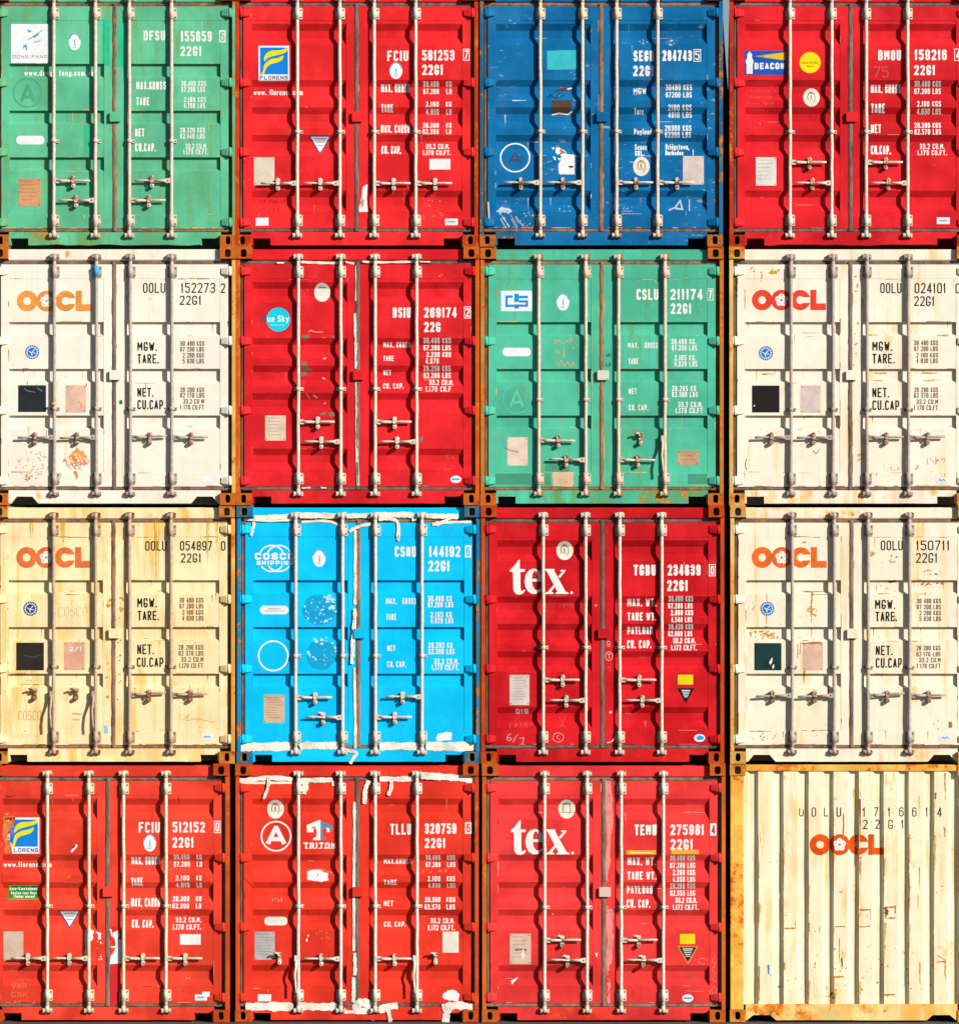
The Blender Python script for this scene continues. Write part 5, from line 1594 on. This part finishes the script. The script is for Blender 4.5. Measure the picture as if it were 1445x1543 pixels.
def c23():
    root, b, P, md = container(2, 3, 'B', "cream container with orange logo and dark green square, above the ribbed end wall", (266, 248, 216), RODS_O,
        (('L', 1.908, .04), ('L', 1.908, .05), ('R', 1.908, -.05), ('R', 1.908, .0)), frame_rust=.52, frame_col=(250, 195, 110), body_rust=.18, stain=.5, streak=.2, runs=.65, edge=((250, 205, 120), (225, 150, 70), (200, 120, 60)), edge_n=60, fade=.06, rodcol=(208, 184, 166), rod_rust=.22,
        seal=(.14, .085, .062), seal_rust=.4, trap=True, mid=1.626, sill_rust=.34, cam_rust=.75, hot=.85, header_rust=.28)
    b.part("lettering", 'R')
    b.text("OOLU", 905, 239, 1028, 294, 6.5, BLACK); b.text("150711", 1103, 239, 1292, 294, 6.5, BLACK); b.text("22G1", 1102, 309, 1223, 364, 6.5, BLACK)
    b.lines([("MGW.", 873, 571, 986, 624), ("TARE.", 875, 639, 996, 693), ("NET.", 877, 829, 971, 883), ("CU.CAP.", 877, 899, 1036, 954)], 7.5, BLACK)
    b.lines([("30 480 KGS", 1107, 565, 1242, 592), ("67 200 LBS", 1107, 599, 1242, 626), ("2 280 KGS", 1122, 633, 1242, 659), ("5 030 LBS", 1122, 665, 1242, 692),
             ("28 200 KGS", 1105, 829, 1240, 856), ("62 170 LBS", 1105, 864, 1240, 890), ("33.2 CU.M", 1120, 897, 1240, 923), ("1 170 CU.FT", 1107, 930, 1240, 957)], 4.0, BROWN)
    flower_logo(b, 180, 275, 601, 393, (246, 112, 36), .04, alb((252, 190, 120)))
    b.part("sticker", 'L'); emblem(b, 268, 622, 40)
    b.part("black_panel", 'L'); b.rect(195, 815, 347, 968, st("dark_green_vinyl", (22, 58, 58), .05, alb((90, 120, 115)), 5, .3)); b.tear([(278, 925), (290, 902), (298, 898), (296, 922), (284, 938)], PAPER, 1, 2, 3); b.tear([(295, 945), (305, 935), (308, 952), (298, 958)], PAPER, 1, 2, 4)
    plate(b, 467, 815, 580, 968, (234, 182, 152), seed=15, worn=.3, under=(215, 140, 80), lines=False)
    small_label(b, 1232, 1333, 1300, 1363)
    ru = st("rust_stain_brown", (222, 160, 70), .35, alb((252, 225, 170)), 7, .25); br = st("rust_brown", (190, 120, 60), .4, alb((245, 210, 150)), 8, .25)
    b.part("rust_scabs", 'L')
    b.tear([(512, 530), (524, 530), (520, 600), (524, 650), (516, 705), (510, 640)], ru, 0, 4, 3, 5); b.flecks(520, 640, 34, 30, 16, 7, ru, 0, 5); b.flecks(180, 620, 25, 35, 6, 4, br, 0, 6); b.flecks(250, 770, 90, 22, 26, 9, ru, 0, 6); b.line([(265, 530), (266, 580)], 4, ru); b.line([(264, 662), (263, 705)], 5, ru)
    b.line([(440, 820), (438, 900)], 5, ru); b.line([(455, 818), (450, 880)], 4, ru); b.tear([(468, 970), (482, 970), (478, 1040), (470, 1020)], ru, 0, 3, 6); b.tear([(455, 812), (575, 808), (570, 820), (470, 822)], br, .5, 4, 6); b.flecks(472, 248, 14, 6, 5, 6, ru, 0, 3); b.flecks(250, 1345, 90, 25, 14, 5, br, 0, 9)
    b.part("rust_scabs", 'R'); b.tear([(845, 300), (870, 298), (868, 325), (850, 330)], ru, 0, 4, 5); b.flecks(950, 345, 60, 25, 12, 6, br, 0, 4); b.flecks(1190, 420, 60, 14, 9, 6, br, 0, 5); b.tear([(940, 462), (1000, 462), (980, 474), (955, 480)], br, 0, 3, 6); b.flecks(1180, 482, 80, 10, 14, 8, br, 0, 7); b.tear([(1285, 1255), (1305, 1255), (1305, 1292), (1286, 1290)], br, 0, 2, 5); b.flecks(990, 675, 15, 15, 6, 9, ru, 0, 7); b.flecks(1215, 1270, 40, 30, 7, 6, ru, 0, 8)
    b.part("scribble", 'R'); b.squiggle(880, 488, 960, 518, 3, ru, 4)
    b.build(P)

# ---- row 3
def c30():
    root, b, P, md = container(3, 0, 'A', "orange red container with torn blue and yellow logo above a green sticker", (252, 70, 48), (.616, 1.032, 1.379, 1.804),
        (('L', 1.952), ('L', 1.952), ('R', 1.952), ('R', 1.952)), frame_rust=.52, frame_col=(220, 85, 35), body_rust=.08, stain=.1, streak=.55, fade=.2, edge=((255, 160, 110), (190, 60, 40)), edge_n=24, mid=1.430, sill_rust=.26, seal=(.11, .09, .07), seal_rust=.2, rodcol=(250, 232, 192))
    rd = alb((252, 70, 48))
    w = M_white(rd, .07, 9)
    b.part("lettering", 'R')
    b.text("FCIU", 800, 381, 922, 443, 11, w); b.text("512152", 995, 380, 1182, 441, 11, w); b.text("22G1", 995, 469, 1117, 529, 11, w)
    digit_box(b, "0", 1235, 374, 1273, 444, w, None)
    b.lines([("MAX. GROSS", 755, 582, 923, 629), ("TARE", 757, 702, 822, 751), ("MAX. CARGO", 755, 821, 923, 871), ("CU. CAP.", 757, 947, 882, 993)], 8.5, w)
    b.lines([("30.480", 1000, 569, 1092, 599), ("KG", 1132, 569, 1163, 599), ("67.200", 1000, 611, 1092, 641), ("LB", 1132, 611, 1163, 641), ("2.180", 1013, 690, 1092, 719), ("KG", 1132, 690, 1163, 719), ("4.810", 1013, 731, 1092, 761), ("LB", 1132, 731, 1163, 761),
             ("28.300", 995, 811, 1090, 840), ("KG", 1130, 811, 1161, 840), ("62.390", 995, 851, 1090, 881), ("LB", 1130, 851, 1161, 881), ("33.2 CU.M.", 1010, 933, 1158, 963), ("1.170 CU.FT.", 995, 974, 1158, 1003)], 5.3, w)
    b.part("scraped_patch", 'L', "bare orange scrape beside the torn logo"); sp = st("scrape_orange", (255, 128, 62), .3, alb((205, 70, 40)), 5, .3)
    b.tear([(14, 352), (82, 350), (72, 420), (52, 450), (60, 520), (66, 562), (30, 560), (12, 450)], sp, 0, 6, 4, 5); b.flecks(48, 360, 34, 9, 16, 7, st("dark_scrape", (120, 35, 25)), .5, 3); b.flecks(40, 420, 18, 90, 14, 7, st("pale_scrape", (250, 190, 120)), .5, 5)
    mp = lambda p: (p[0] * .3725, p[1] * .3725 + 306.4)
    swoosh_logo(b, [(220, 370), (215, 320), (250, 250), (320, 205), (420, 200), (500, 190), (578, 160), (570, 215), (500, 250), (400, 275), (300, 305), (250, 340)],
                [(170, 580), (200, 520), (220, 420), (270, 370), (340, 335), (430, 320), (515, 285), (510, 330), (450, 380), (340, 410), (270, 450), (240, 520), (215, 580)],
                [(235, 130), (605, 130), (605, 690), (185, 690), (172, 600), (150, 520), (125, 510), (122, 330), (150, 315), (205, 300), (215, 200)], [(230, 160), (582, 160), (582, 582), (185, 582), (175, 530), (145, 500), (150, 290), (205, 280), (215, 200)], "LORENS", ((210, 605), (588, 668)), mp)
    b.flecks(66, 435, 8, 22, 8, 5, rd_m(rd), 2.5, 3)
    b.part("lettering", 'L'); b.text("www.florens.com", 15, 612, 292, 643, 5.5, w)
    b.part("sticker", 'L'); b.rect(42, 747, 216, 829, st("green_sticker", (45, 150, 35), 0, seed=3)); b.line([(44, 750), (214, 748)], 3, st("sticker_rim", (190, 190, 60)), 1); b.line([(44, 827), (214, 827)], 3, st("sticker_rim", (190, 190, 60)), 1)
    b.text("Eco-Container", 50, 756, 212, 776, 5, w); b.text("Bamboo type floor", 58, 784, 206, 800, 3.6, w); b.text("Timber saved", 72, 804, 194, 820, 3.6, w)
    b.part("sticker", 'R'); stamp(b, 864, 502, 36, 50, 'blue')
    tri_label(b, [(332, 893), (462, 893), (398, 998)], st("blue_edge", (40, 70, 150)), PAPER, GREYINK, 'L', 3)
    plate(b, 17, 1013, 133, 1181, (222, 185, 155), seed=16, worn=.2, lines=False)
    b.part("sticker", 'R'); b.rect(1038, 1030, 1158, 1090, PAPER)
    small_label(b, 1125, 1378, 1195, 1413); b.rect(1167, 1362, 1210, 1391, PAPER, .2)
    b.part("torn_sticker", 'L', "torn white poster remains"); b.tear([(488, 1005), (508, 1000), (538, 1008), (536, 1060), (512, 1080), (520, 1190), (488, 1200)], PAPER, 0, 4, 3); b.tear([(553, 1015), (580, 1025), (585, 1055), (570, 1060), (562, 1035)], PAPER, 0, 4, 4); b.flecks(575, 1120, 20, 80, 10, 5, PAPER, 0, 5)
    b.part("torn_sticker", 'R', "torn white poster remains"); b.tear([(655, 1015), (680, 1010), (690, 1030), (680, 1060), (700, 1062), (712, 1200), (625, 1204), (640, 1160), (668, 1110), (632, 1105), (640, 1098), (668, 1095), (660, 1050), (648, 1045)], PAPER, 0, 4, 6); b.line([(618, 1000), (640, 1005), (645, 1040)], 7, PAPER, .4)
    b.part("paint_patch", 'R'); b.tear([(640, 1200), (680, 1200), (682, 1440), (630, 1440)], st("dark_red_repaint", (228, 44, 52), .15, rd, 3), 0, 3, 5); b.rect(648, 985, 676, 1010, st("dark_red_repaint", (228, 44, 52), .15, rd, 3), 0)
    b.part("chip", 'L'); b.poly([(405, 555), (430, 512), (442, 510), (446, 520), (415, 557)], PAPER, 0); b.poly([(415, 535), (430, 512), (436, 516), (424, 534)], st("black_chip", (40, 30, 28)), 1)
    b.part("chalk_mark", 'L'); yc = st("pale_yellow_chalk", (252, 125, 72), .3, rd, 3); b.text("VAP", 65, 1315, 150, 1345, 4, yc); b.text("CSK", 62, 1365, 160, 1392, 4, yc); b.text("AV", 75, 1410, 120, 1432, 4, yc); b.flecks(400, 700, 14, 6, 4, 6, yc, 0, 2); b.flecks(45, 232, 30, 6, 8, 6, st("dark_scrape", (120, 35, 25)), 0, 3)
    b.build(P)
def rd_m(c):
    return flat("red_flake", c, 0, seed=2)
def c31():
    root, b, P, md = container(3, 1, 'A', "red container with ringed letter A, grey and white T logo and torn tape strips", (250, 60, 40), (.631, 1.055, 1.400, 1.819),
        (('H', 1.955, -.19), ('L', 1.957), ('R', 1.957), ('H', 1.955, .185)), frame_rust=.54, frame_col=(225, 80, 40), body_rust=.05, stain=.05, streak=.5, fade=.2, edge=((255, 150, 110), (190, 55, 40)), edge_n=18, mid=1.432, sill_rust=.08, rodcol=(248, 236, 212), cam_rust=.7)
    rd = alb((250, 60, 40))
    w = M_white(rd, .04, 10)
    b.part("lettering", 'R')
    b.text("TLLU", 905, 389, 1027, 451, 11, w); b.text("320759", 1103, 386, 1285, 446, 11, w); b.text("22G1", 1103, 471, 1222, 528, 11, w)
    digit_box(b, "6", 1335, 379, 1371, 446, w, st("red_digit", (250, 60, 40)), True)
    b.lines([("MAX.GROSS", 867, 591, 1028, 621), ("TARE", 868, 710, 943, 741), ("NET", 868, 831, 922, 861), ("CU. CAP.", 868, 951, 993, 981),
             ("30.480", 1107, 569, 1192, 598), ("KGS", 1230, 569, 1277, 598), ("67.200", 1107, 610, 1192, 639), ("LBS", 1230, 610, 1277, 639), ("2.100", 1120, 689, 1192, 719), ("KGS", 1230, 689, 1277, 719), ("4.630", 1122, 731, 1192, 759), ("LBS", 1230, 731, 1277, 759),
             ("28.380", 1103, 811, 1192, 839), ("KGS", 1228, 811, 1277, 839), ("62.570", 1103, 851, 1192, 881), ("LBS", 1228, 851, 1277, 881), ("33.2 CU.M.", 1135, 932, 1273, 962), ("1.172 CU.FT.", 1122, 971, 1275, 1001)], 5.3, w)
    b.part("sticker", 'L'); stamp(b, 245, 305, 48, 54, 'brown')
    b.part("ring_mark", 'L'); b.ring(250, 460, 84, 84, 9, w); b.text("A", 192, 396, 308, 512, 25, w)
    q = lambda p: (p[0] * .3685 + 114, p[1] * .3685 + 190)
    gr = st("grey_logo", (95, 150, 170), .03, rd, 3)
    b.part("logo", 'L')
    b.poly([q(p) for p in ((845, 560), (1045, 478), (1062, 488), (1062, 795), (945, 795), (945, 765), (990, 745), (1002, 700), (1000, 640), (980, 602), (955, 615), (950, 672), (850, 672))], w, 0)
    b.poly([q(p) for p in ((1062, 488), (1250, 575), (1246, 660), (1212, 656), (1205, 610), (1160, 598), (1112, 610), (1092, 650), (1095, 720), (1110, 750), (1155, 765), (1155, 785), (1062, 795))], gr, 0)
    b.poly([q(p) for p in ((1140, 598), (1200, 606), (1206, 668), (1156, 668), (1160, 630))], w, .6); b.poly([q(p) for p in ((918, 602), (955, 580), (1000, 590), (978, 606), (950, 602), (930, 618))], gr, .6)
    b.text("TRITON", 409, 496, 592, 531, 8.5, w)
    for x in (425, 449, 474, 503, 534, 556, 579):
        b.line([(x - 10, 529), (x + 10, 529)], 4, w, .6)
    b.part("torn_sticker", 'L'); b.tear([(428, 665), (470, 652), (545, 672), (552, 715), (500, 722), (430, 712)], PAPER, 0, 4, 3); b.oval(490, 680, 5, 5, BROWNINK, 1, 8); b.line([(430, 655), (500, 650), (575, 672)], 4, st("yellow_chalk", (245, 150, 90), .3, rd, 3), 1)
    b.part("sticker", 'L'); b.rrect(180, 925, 313, 973, 23, st("white_sticker", (250, 240, 225), .05, seed=2))
    plate(b, 127, 1008, 243, 1170, (192, 180, 172), seed=17, worn=.3, under=(140, 120, 110), rows=8)
    b.part("sticker", 'R'); b.rect(1206, 1008, 1298, 1129, st("cream_label", (250, 238, 215), .1, seed=5))
    b.part("sticker", 'L'); b.rect(145, 1368, 222, 1408, PAPER)
    b.part("torn_sticker", 'R'); b.tear([(1205, 1368), (1235, 1342), (1285, 1345), (1302, 1370), (1296, 1408), (1250, 1405), (1212, 1392)], PAPER, 0, 4, 5)
    b.part("scratches", 'L'); pk = st("scratch_pale", (250, 205, 190), .2, rd, 3); b.flecks(425, 1045, 12, 25, 6, 7, PAPER, 0, 4); b.flecks(520, 1030, 60, 24, 14, 8, st("warm_scrape2", (235, 90, 75), .3, rd, 3), 0, 5); b.squiggle(230, 818, 290, 836, 2.5, pk, 4)
    b.part("scribble", 'L'); b.squiggle(70, 680, 92, 860, 3, st("dark_red_mark", (205, 45, 35), .3, rd, 4))
    b.part("scribble", 'R'); yc = st("yellow_chalk", (245, 150, 90), .3, rd, 3); b.squiggle(1095, 653, 1140, 673, 3, yc, 4); b.squiggle(1183, 651, 1235, 671, 3, yc, 9)
    b.part("torn_tape", 'L', "torn white tape along the door edges"); k = 0
    for pts, wd, lf in (([(42, 138), (130, 132), (215, 124), (345, 132)], 26, .008), ([(45, 152), (200, 154), (340, 152)], 14, .004), ([(390, 138), (480, 138), (575, 136)], 28, .006), ([(212, 118), (205, 180), (178, 248)], 17, .03), ([(405, 130), (415, 170), (402, 215)], 42, .016), ([(575, 140), (578, 172)], 14, .012),
                        ([(75, 1440), (200, 1438), (352, 1440)], 46, .010), ([(388, 1436), (500, 1440), (605, 1438)], 44, .010), ([(600, 1462), (650, 1468), (692, 1468)], 20, .008)):
        k += 1
        b.tape(pts, wd, TAPE, 50 + k, lf)
    b.part("torn_tape", 'R')
    for pts, wd, lf in (([(700, 262), (701, 430), (699, 620), (698, 780)], 16, .008), ([(697, 800), (698, 980), (697, 1120)], 15, .008), ([(702, 1130), (705, 1200), (702, 1260)], 20, .010), ([(696, 1270), (697, 1340), (694, 1415)], 22, .008),
                        ([(785, 140), (765, 190), (758, 275)], 24, .02), ([(845, 130), (940, 132), (1042, 128)], 30, .008), ([(910, 135), (912, 180), (894, 226)], 20, .022), ([(1080, 112), (1200, 118), (1320, 128), (1392, 138)], 40, .010),
                        ([(705, 1480), (720, 1425), (760, 1415), (800, 1440)], 46, .012), ([(720, 1465), (805, 1462)], 34, .008), ([(840, 1462), (890, 1440), (950, 1432)], 42, .016), ([(895, 1460), (905, 1500), (908, 1540)], 22, .02), ([(1205, 1448), (1280, 1432), (1392, 1440)], 44, .012), ([(1240, 1445), (1228, 1490), (1222, 1540)], 40, .016)):
        k += 1
        b.tape(pts, wd, TAPE, 50 + k, lf)
    b.part("paint_spots", 'root'); sb = st("spilled_blue", (40, 110, 170), .1, rd, 3); b.oval(806, 1518, 8, 6, sb, 0, 8, .2); b.line([(1010, 1488), (1016, 1500)], 10, sb, 0); b.line([(1104, 1490), (1108, 1505), (1100, 1515)], 7, sb, 0)
    b.build(P)
def c32():
    root, b, P, md = container(3, 2, 'A', "paler red container with large white serif lettering and bleached strip along its middle seal", (250, 62, 58), (.626, 1.051, 1.393, 1.815),
        (('R', 1.770, .0, .175, 1), ('L', 1.971, .0, .195, 1), ('R', 1.770, .0, .175, 1), ('L', 1.971, .0, .2, 1)), frame_rust=.58, frame_col=(220, 110, 45), body_rust=.08, stain=.1, streak=.55, fade=.2, edge=((255, 165, 140), (195, 55, 55)), edge_n=26, mid=1.442, sill_rust=.34, rodcol=(250, 234, 208), tab=(240, 200, 175), seal=(.13, .11, .085), seal_rust=.35)
    rd = alb((250, 62, 58))
    w = M_white(rd, .06, 11)
    b.part("lettering", 'R')
    b.text("TEMU", 892, 382, 1015, 443, 12, w); b.text("275981", 1092, 382, 1280, 441, 11, w); b.text("22G1", 1092, 464, 1218, 523, 11, w)
    digit_box(b, "4", 1314, 376, 1349, 444, w, st("red_digit2", (205, 60, 55)), True)
    b.lines([("MAX. WT.", 852, 566, 1010, 613), ("TARE WT.", 852, 646, 1012, 691), ("PAYLOAD", 848, 726, 993, 771), ("CU. CAP.", 848, 802, 979, 848)], 8, w)
    b.lines([("30.480 KGS", 1090, 556, 1230, 586), ("67.200 LBS", 1090, 597, 1230, 628), ("2.200 KGS", 1105, 636, 1230, 666), ("4.850 LBS", 1105, 674, 1230, 704), ("28.280 KGS", 1090, 712, 1230, 742), ("62.350 LBS", 1090, 752, 1230, 783), ("33.2 CU.M.", 1120, 792, 1240, 821), ("1.172 CU.FT.", 1105, 830, 1248, 861)], 5.3, w)
    tex_logo(b, 0, 0, w)
    b.part("sticker", 'L'); stamp(b, 512, 296, 47, 53, 'plate')
    plate(b, 195, 993, 313, 1163, (228, 186, 158), seed=18, worn=.3, under=(200, 140, 100)); b.line([(225, 1085), (265, 1080), (290, 1085)], 8, st("plate_smudge", (120, 95, 85), .3, alb((228, 186, 158)), 2), 2); b.poly([(255, 1110), (270, 1070), (280, 1120), (265, 1140)], CREAM, 2.4)
    b.part("sticker", 'R'); b.rrect(1145, 994, 1230, 1051, 4, st("yellow_sticker", (250, 225, 15), seed=3))
    tri_label(b, [(1131, 1063), (1247, 1063), (1190, 1162)], st("label_edge", (235, 170, 45)), st("black_label_face", (30, 28, 30)), PAPER, 'R', 5)
    b.part("sticker", 'R'); b.oval(1189, 1354, 31, 22, st("white_sticker", (250, 252, 252), .03, seed=2)); b.line([(1168, 1353), (1210, 1353)], 8, SKYBLUE, 1)
    b.part("tape_strip", 'R', "yellow tape strips"); yt = st("yellow_tape", (250, 180, 50), .1, alb((235, 130, 60)), 3); b.rect(847, 526, 1011, 550, yt); b.rect(1096, 524, 1251, 548, yt); b.rect(870, 536, 1000, 544, st("pale_tape", (250, 225, 150)), 1)
    b.part("bleached_strip", 'R'); bs = st("bleached_paint", (252, 150, 138), .6, rd, 6, .25)
    b.tear([(730, 140), (765, 142), (768, 330), (758, 560), (742, 700), (732, 690)], bs, 0, 6, 4, 6); b.tear([(736, 830), (775, 860), (772, 1040), (760, 1160), (738, 1230)], bs, 0, 6, 5, 6); b.tear([(738, 1240), (760, 1245), (756, 1380), (740, 1385)], bs, 0, 4, 6, 5)
    b.part("chip", 'L'); b.tear([(200, 1258), (240, 1237), (242, 1248), (220, 1262), (205, 1278)], PAPER, 0, 1.5, 3); b.tear([(672, 1102), (686, 1098), (680, 1128)], PAPER, 0, 2, 5)
    b.part("chalk_mark", 'R'); pk = st("pink_chalk", (245, 130, 120), .3, rd, 3); b.line([(1340, 1115), (1325, 1150), (1345, 1160), (1325, 1200), (1345, 1215), (1325, 1245), (1348, 1262)], 4, pk, 0, smooth=4); b.ring(1337, 1310, 14, 20, 4, pk); b.ring(1272, 1147, 22, 17, 3, pk, 0, 60, 320)
    b.part("scratches", 'L'); b.flecks(430, 882, 12, 6, 3, 4, w, 0, 3); b.flecks(250, 1245, 50, 14, 10, 8, st("dull_scrape", (220, 58, 58), .3, rd, 3), 0, 3)
    b.part("scratches", 'R'); b.oval(1215, 1235, 28, 24, st("rubbed_red", (235, 70, 66), .25, rd, 4), 0, 16, .1); b.line([(1180, 1312), (1280, 1318)], 3, pk)
    b.build(P)

def c33():
    root, b, P, mf, mh, ms, md = container(3, 3, 'R', "white container turned round, showing its rust stained ribbed end wall", (266, 250, 208), (), (), frame_rust=.60, frame_col=(258, 205, 96), body_rust=.24, stain=.6, streak=.16, runs=.9, fade=.05, hot=.9, sill_rust=.5)
    put(wide_post_mesh(), "corner_post", root, mf, OFF)
    me = wide_post_mesh()
    for v in me.vertices:
        v.co.x = W - v.co.x
    me.flip_normals()
    put(me, "corner_post", root, mf, OFF)
    t = MB(); t.box(.158, W - .158, .012, .14, T(.076), T(.012)); put(t.mesh("rail", .006), "top_rail", root, mf, OFF)
    t = MB()
    t.prism([(.158, T(2.412)), (.158, T(2.575)), (.170, T(2.575)), (.235, T(2.522)), (.405, T(2.522)), (.465, T(2.575)), (.9, T(2.572)), (1.5, T(2.576)), (W - .465, T(2.575)), (W - .405, T(2.522)), (W - .235, T(2.522)), (W - .17, T(2.575)), (W - .158, T(2.575)), (W - .158, T(2.412))], .014, .13)
    put(t.mesh("rail"), "bottom_rail", root, paint("rusty_rail_paint", alb((262, 226, 150)), .56, .9, .4, .2, 77, rust_hot=.8), OFF)
    t = MB()
    zs = [T(.070) + (T(2.416) - T(.070)) * i / 24 for i in range(25)]
    v = []
    rg = random.Random(5)
    for z in zs:
        for x, y in RIBS:
            q = noise.noise(Vector((x * 1.3, z * 1.6, 3.1))) * .006
            dx = noise.noise(Vector((round(x / .25), z * 1.1, 8.2))) * .007 if .15 < x < W - .15 else 0
            v.append((x + dx, y + q, z))
    n = len(RIBS)
    f = [(i * n + k, i * n + k + 1, (i + 1) * n + k + 1, (i + 1) * n + k) for i in range(24) for k in range(n - 1)]
    t.add(v, f)
    w_ = put(t.mesh("end_wall"), "end_wall", root, md, OFF)
    P['L'] = P['R'] = w_
    b.part("lettering", 'L')
    for ch, x in zip("OOLU", (470, 542, 613, 687)):
        b.text(ch, x - 13, 296, x + 13, 349, 5.5, BLACK)
    for ch, x in zip("1716614", (833, 902, 977, 1048, 1122, 1195, 1268)):
        b.text(ch, x - 13, 296, x + 13, 349, 5.5, BLACK)
    for ch, x in zip("22G1", (840, 910, 985, 1055)):
        b.text(ch, x - 13, 367, x + 13, 420, 5.5, BLACK)
    flower_logo(b, 519, 450, 948, 571, (240, 86, 12), .06, alb((250, 215, 170)))
    ru = st("rust_run_orange", (222, 130, 40), .4, alb((250, 215, 140)), 7, .3); br = st("rust_run_brown", (150, 75, 25), .35, alb((225, 140, 60)), 8, .3); ye = st("yellow_run2", (250, 210, 90), .35, alb((253, 232, 170)), 9, .2)
    b.part("rust_runs", 'L', "orange rust runs down the ribs")
    rg = random.Random(12)
    pr = st("pale_rust_bloom", (236, 178, 130), .48, alb((250, 232, 195)), 11, .3); po = st("orange_rust_bloom", (246, 178, 84), .52, alb((252, 232, 180)), 12, .3)
    e = .2865
    while e < W - .14:                        # rusted steep side of each rib, and bloom on its crest
        X = lambda q: q * b.S + b.ox
        for k in range(7):
            y0 = 90 + rg.uniform(0, 1200)
            y1 = min(1430, y0 + rg.uniform(80, 420))
            b.tear([(X(e - .013), y0), (X(e + .001), y0 + 5), (X(e + .001), y1 - 6), (X(e - .010), y1)], pr, .05 * k, 1.5, int(y0), 9)
            if k < 4:
                w3 = rg.uniform(.006, .03)
                y2 = 95 + rg.uniform(0, 1250)
                b.tear([(X(e + .003), y2), (X(e + w3), y2 + 8), (X(e + w3 * .6), y2 + rg.uniform(50, 110)), (X(e + .003), y2 + rg.uniform(110, 190))], po, .05 * k, 2.5, int(y2), 7)
        e += .2513
    for x, y0, y1, m_, w2 in ((808, 245, 450, br, 9), (812, 580, 720, ru, 10), (775, 190, 300, ye, 14), (715, 330, 620, ru, 5), (706, 780, 880, br, 8), (1150, 230, 360, ye, 9), (1152, 640, 800, ru, 4), (1300, 95, 260, ru, 7), (1298, 410, 480, ru, 8), (1245, 210, 260, br, 10), (232, 380, 520, ru, 6),
                              (1095, 720, 900, ru, 8), (690, 1050, 1200, ru, 5), (705, 1165, 1230, br, 9), (1155, 1190, 1330, ru, 6), (1300, 1180, 1300, ru, 8), (228, 1210, 1420, ru, 7), (515, 960, 1030, br, 6), (375, 1190, 1240, ru, 7), (410, 100, 170, ye, 5), (430, 100, 180, ye, 4), (375, 110, 200, ru, 8), (960, 105, 190, ye, 8), (1005, 100, 150, ye, 5),
                              (550, 1190, 1215, br, 5), (1145, 800, 900, ye, 4), (810, 130, 240, ru, 5), (435, 950, 1000, ru, 4), (575, 980, 1030, ru, 4), (720, 880, 990, ru, 4), (808, 880, 960, ru, 6), (868, 880, 950, ru, 4), (1012, 860, 930, br, 6), (958, 870, 940, br, 9)):
        b.tear([(x - w2 * .5, y0), (x + w2 * .5, y0 + 3), (x + w2 * .35, (y0 + y1) / 2), (x + 1, y1), (x - w2 * .4, (y0 + y1) / 2)], m_, rg.uniform(.5, .9), w2 * .35, int(x + y0), 5)
    for x0, x1, y in ((955, 1015, 872), (955, 1015, 935), (660, 715, 1275), (660, 720, 985), (372, 432, 995), (805, 865, 985), (1250, 1305, 1188), (690, 712, 785), (590, 640, 1388), (950, 1010, 1378), (808, 868, 888)):
        b.tear([(x0, y - 3), (x1, y - 5), (x1, y + 3), (x0, y + 4)], ru, .6, 2.5, int(x0 + y))
    b.line([(1255, 1150), (1300, 1178)], 4, ru, .6)
    b.flecks(750, 1250, 520, 170, 60, 6, ru, .3, 3); b.flecks(740, 700, 560, 420, 50, 4.5, ru, .3, 4); b.flecks(650, 1385, 12, 14, 6, 9, br, .8, 5); b.flecks(345, 1338, 8, 6, 4, 6, br, .8, 5); b.flecks(960, 900, 12, 25, 10, 8, br, .8, 6)
    b.part("blue_mark", 'L'); b.tear([(275, 1205), (284, 1203), (286, 1258), (277, 1260)], st("blue_smear", (60, 150, 190), .2, seed=3), 0, 2, 3)
    b.build(P)

for fn in (c00, c01, c02, c03, c10, c11, c12, c13, c20, c21, c22, c23, c30, c31, c32, c33):
    fn()
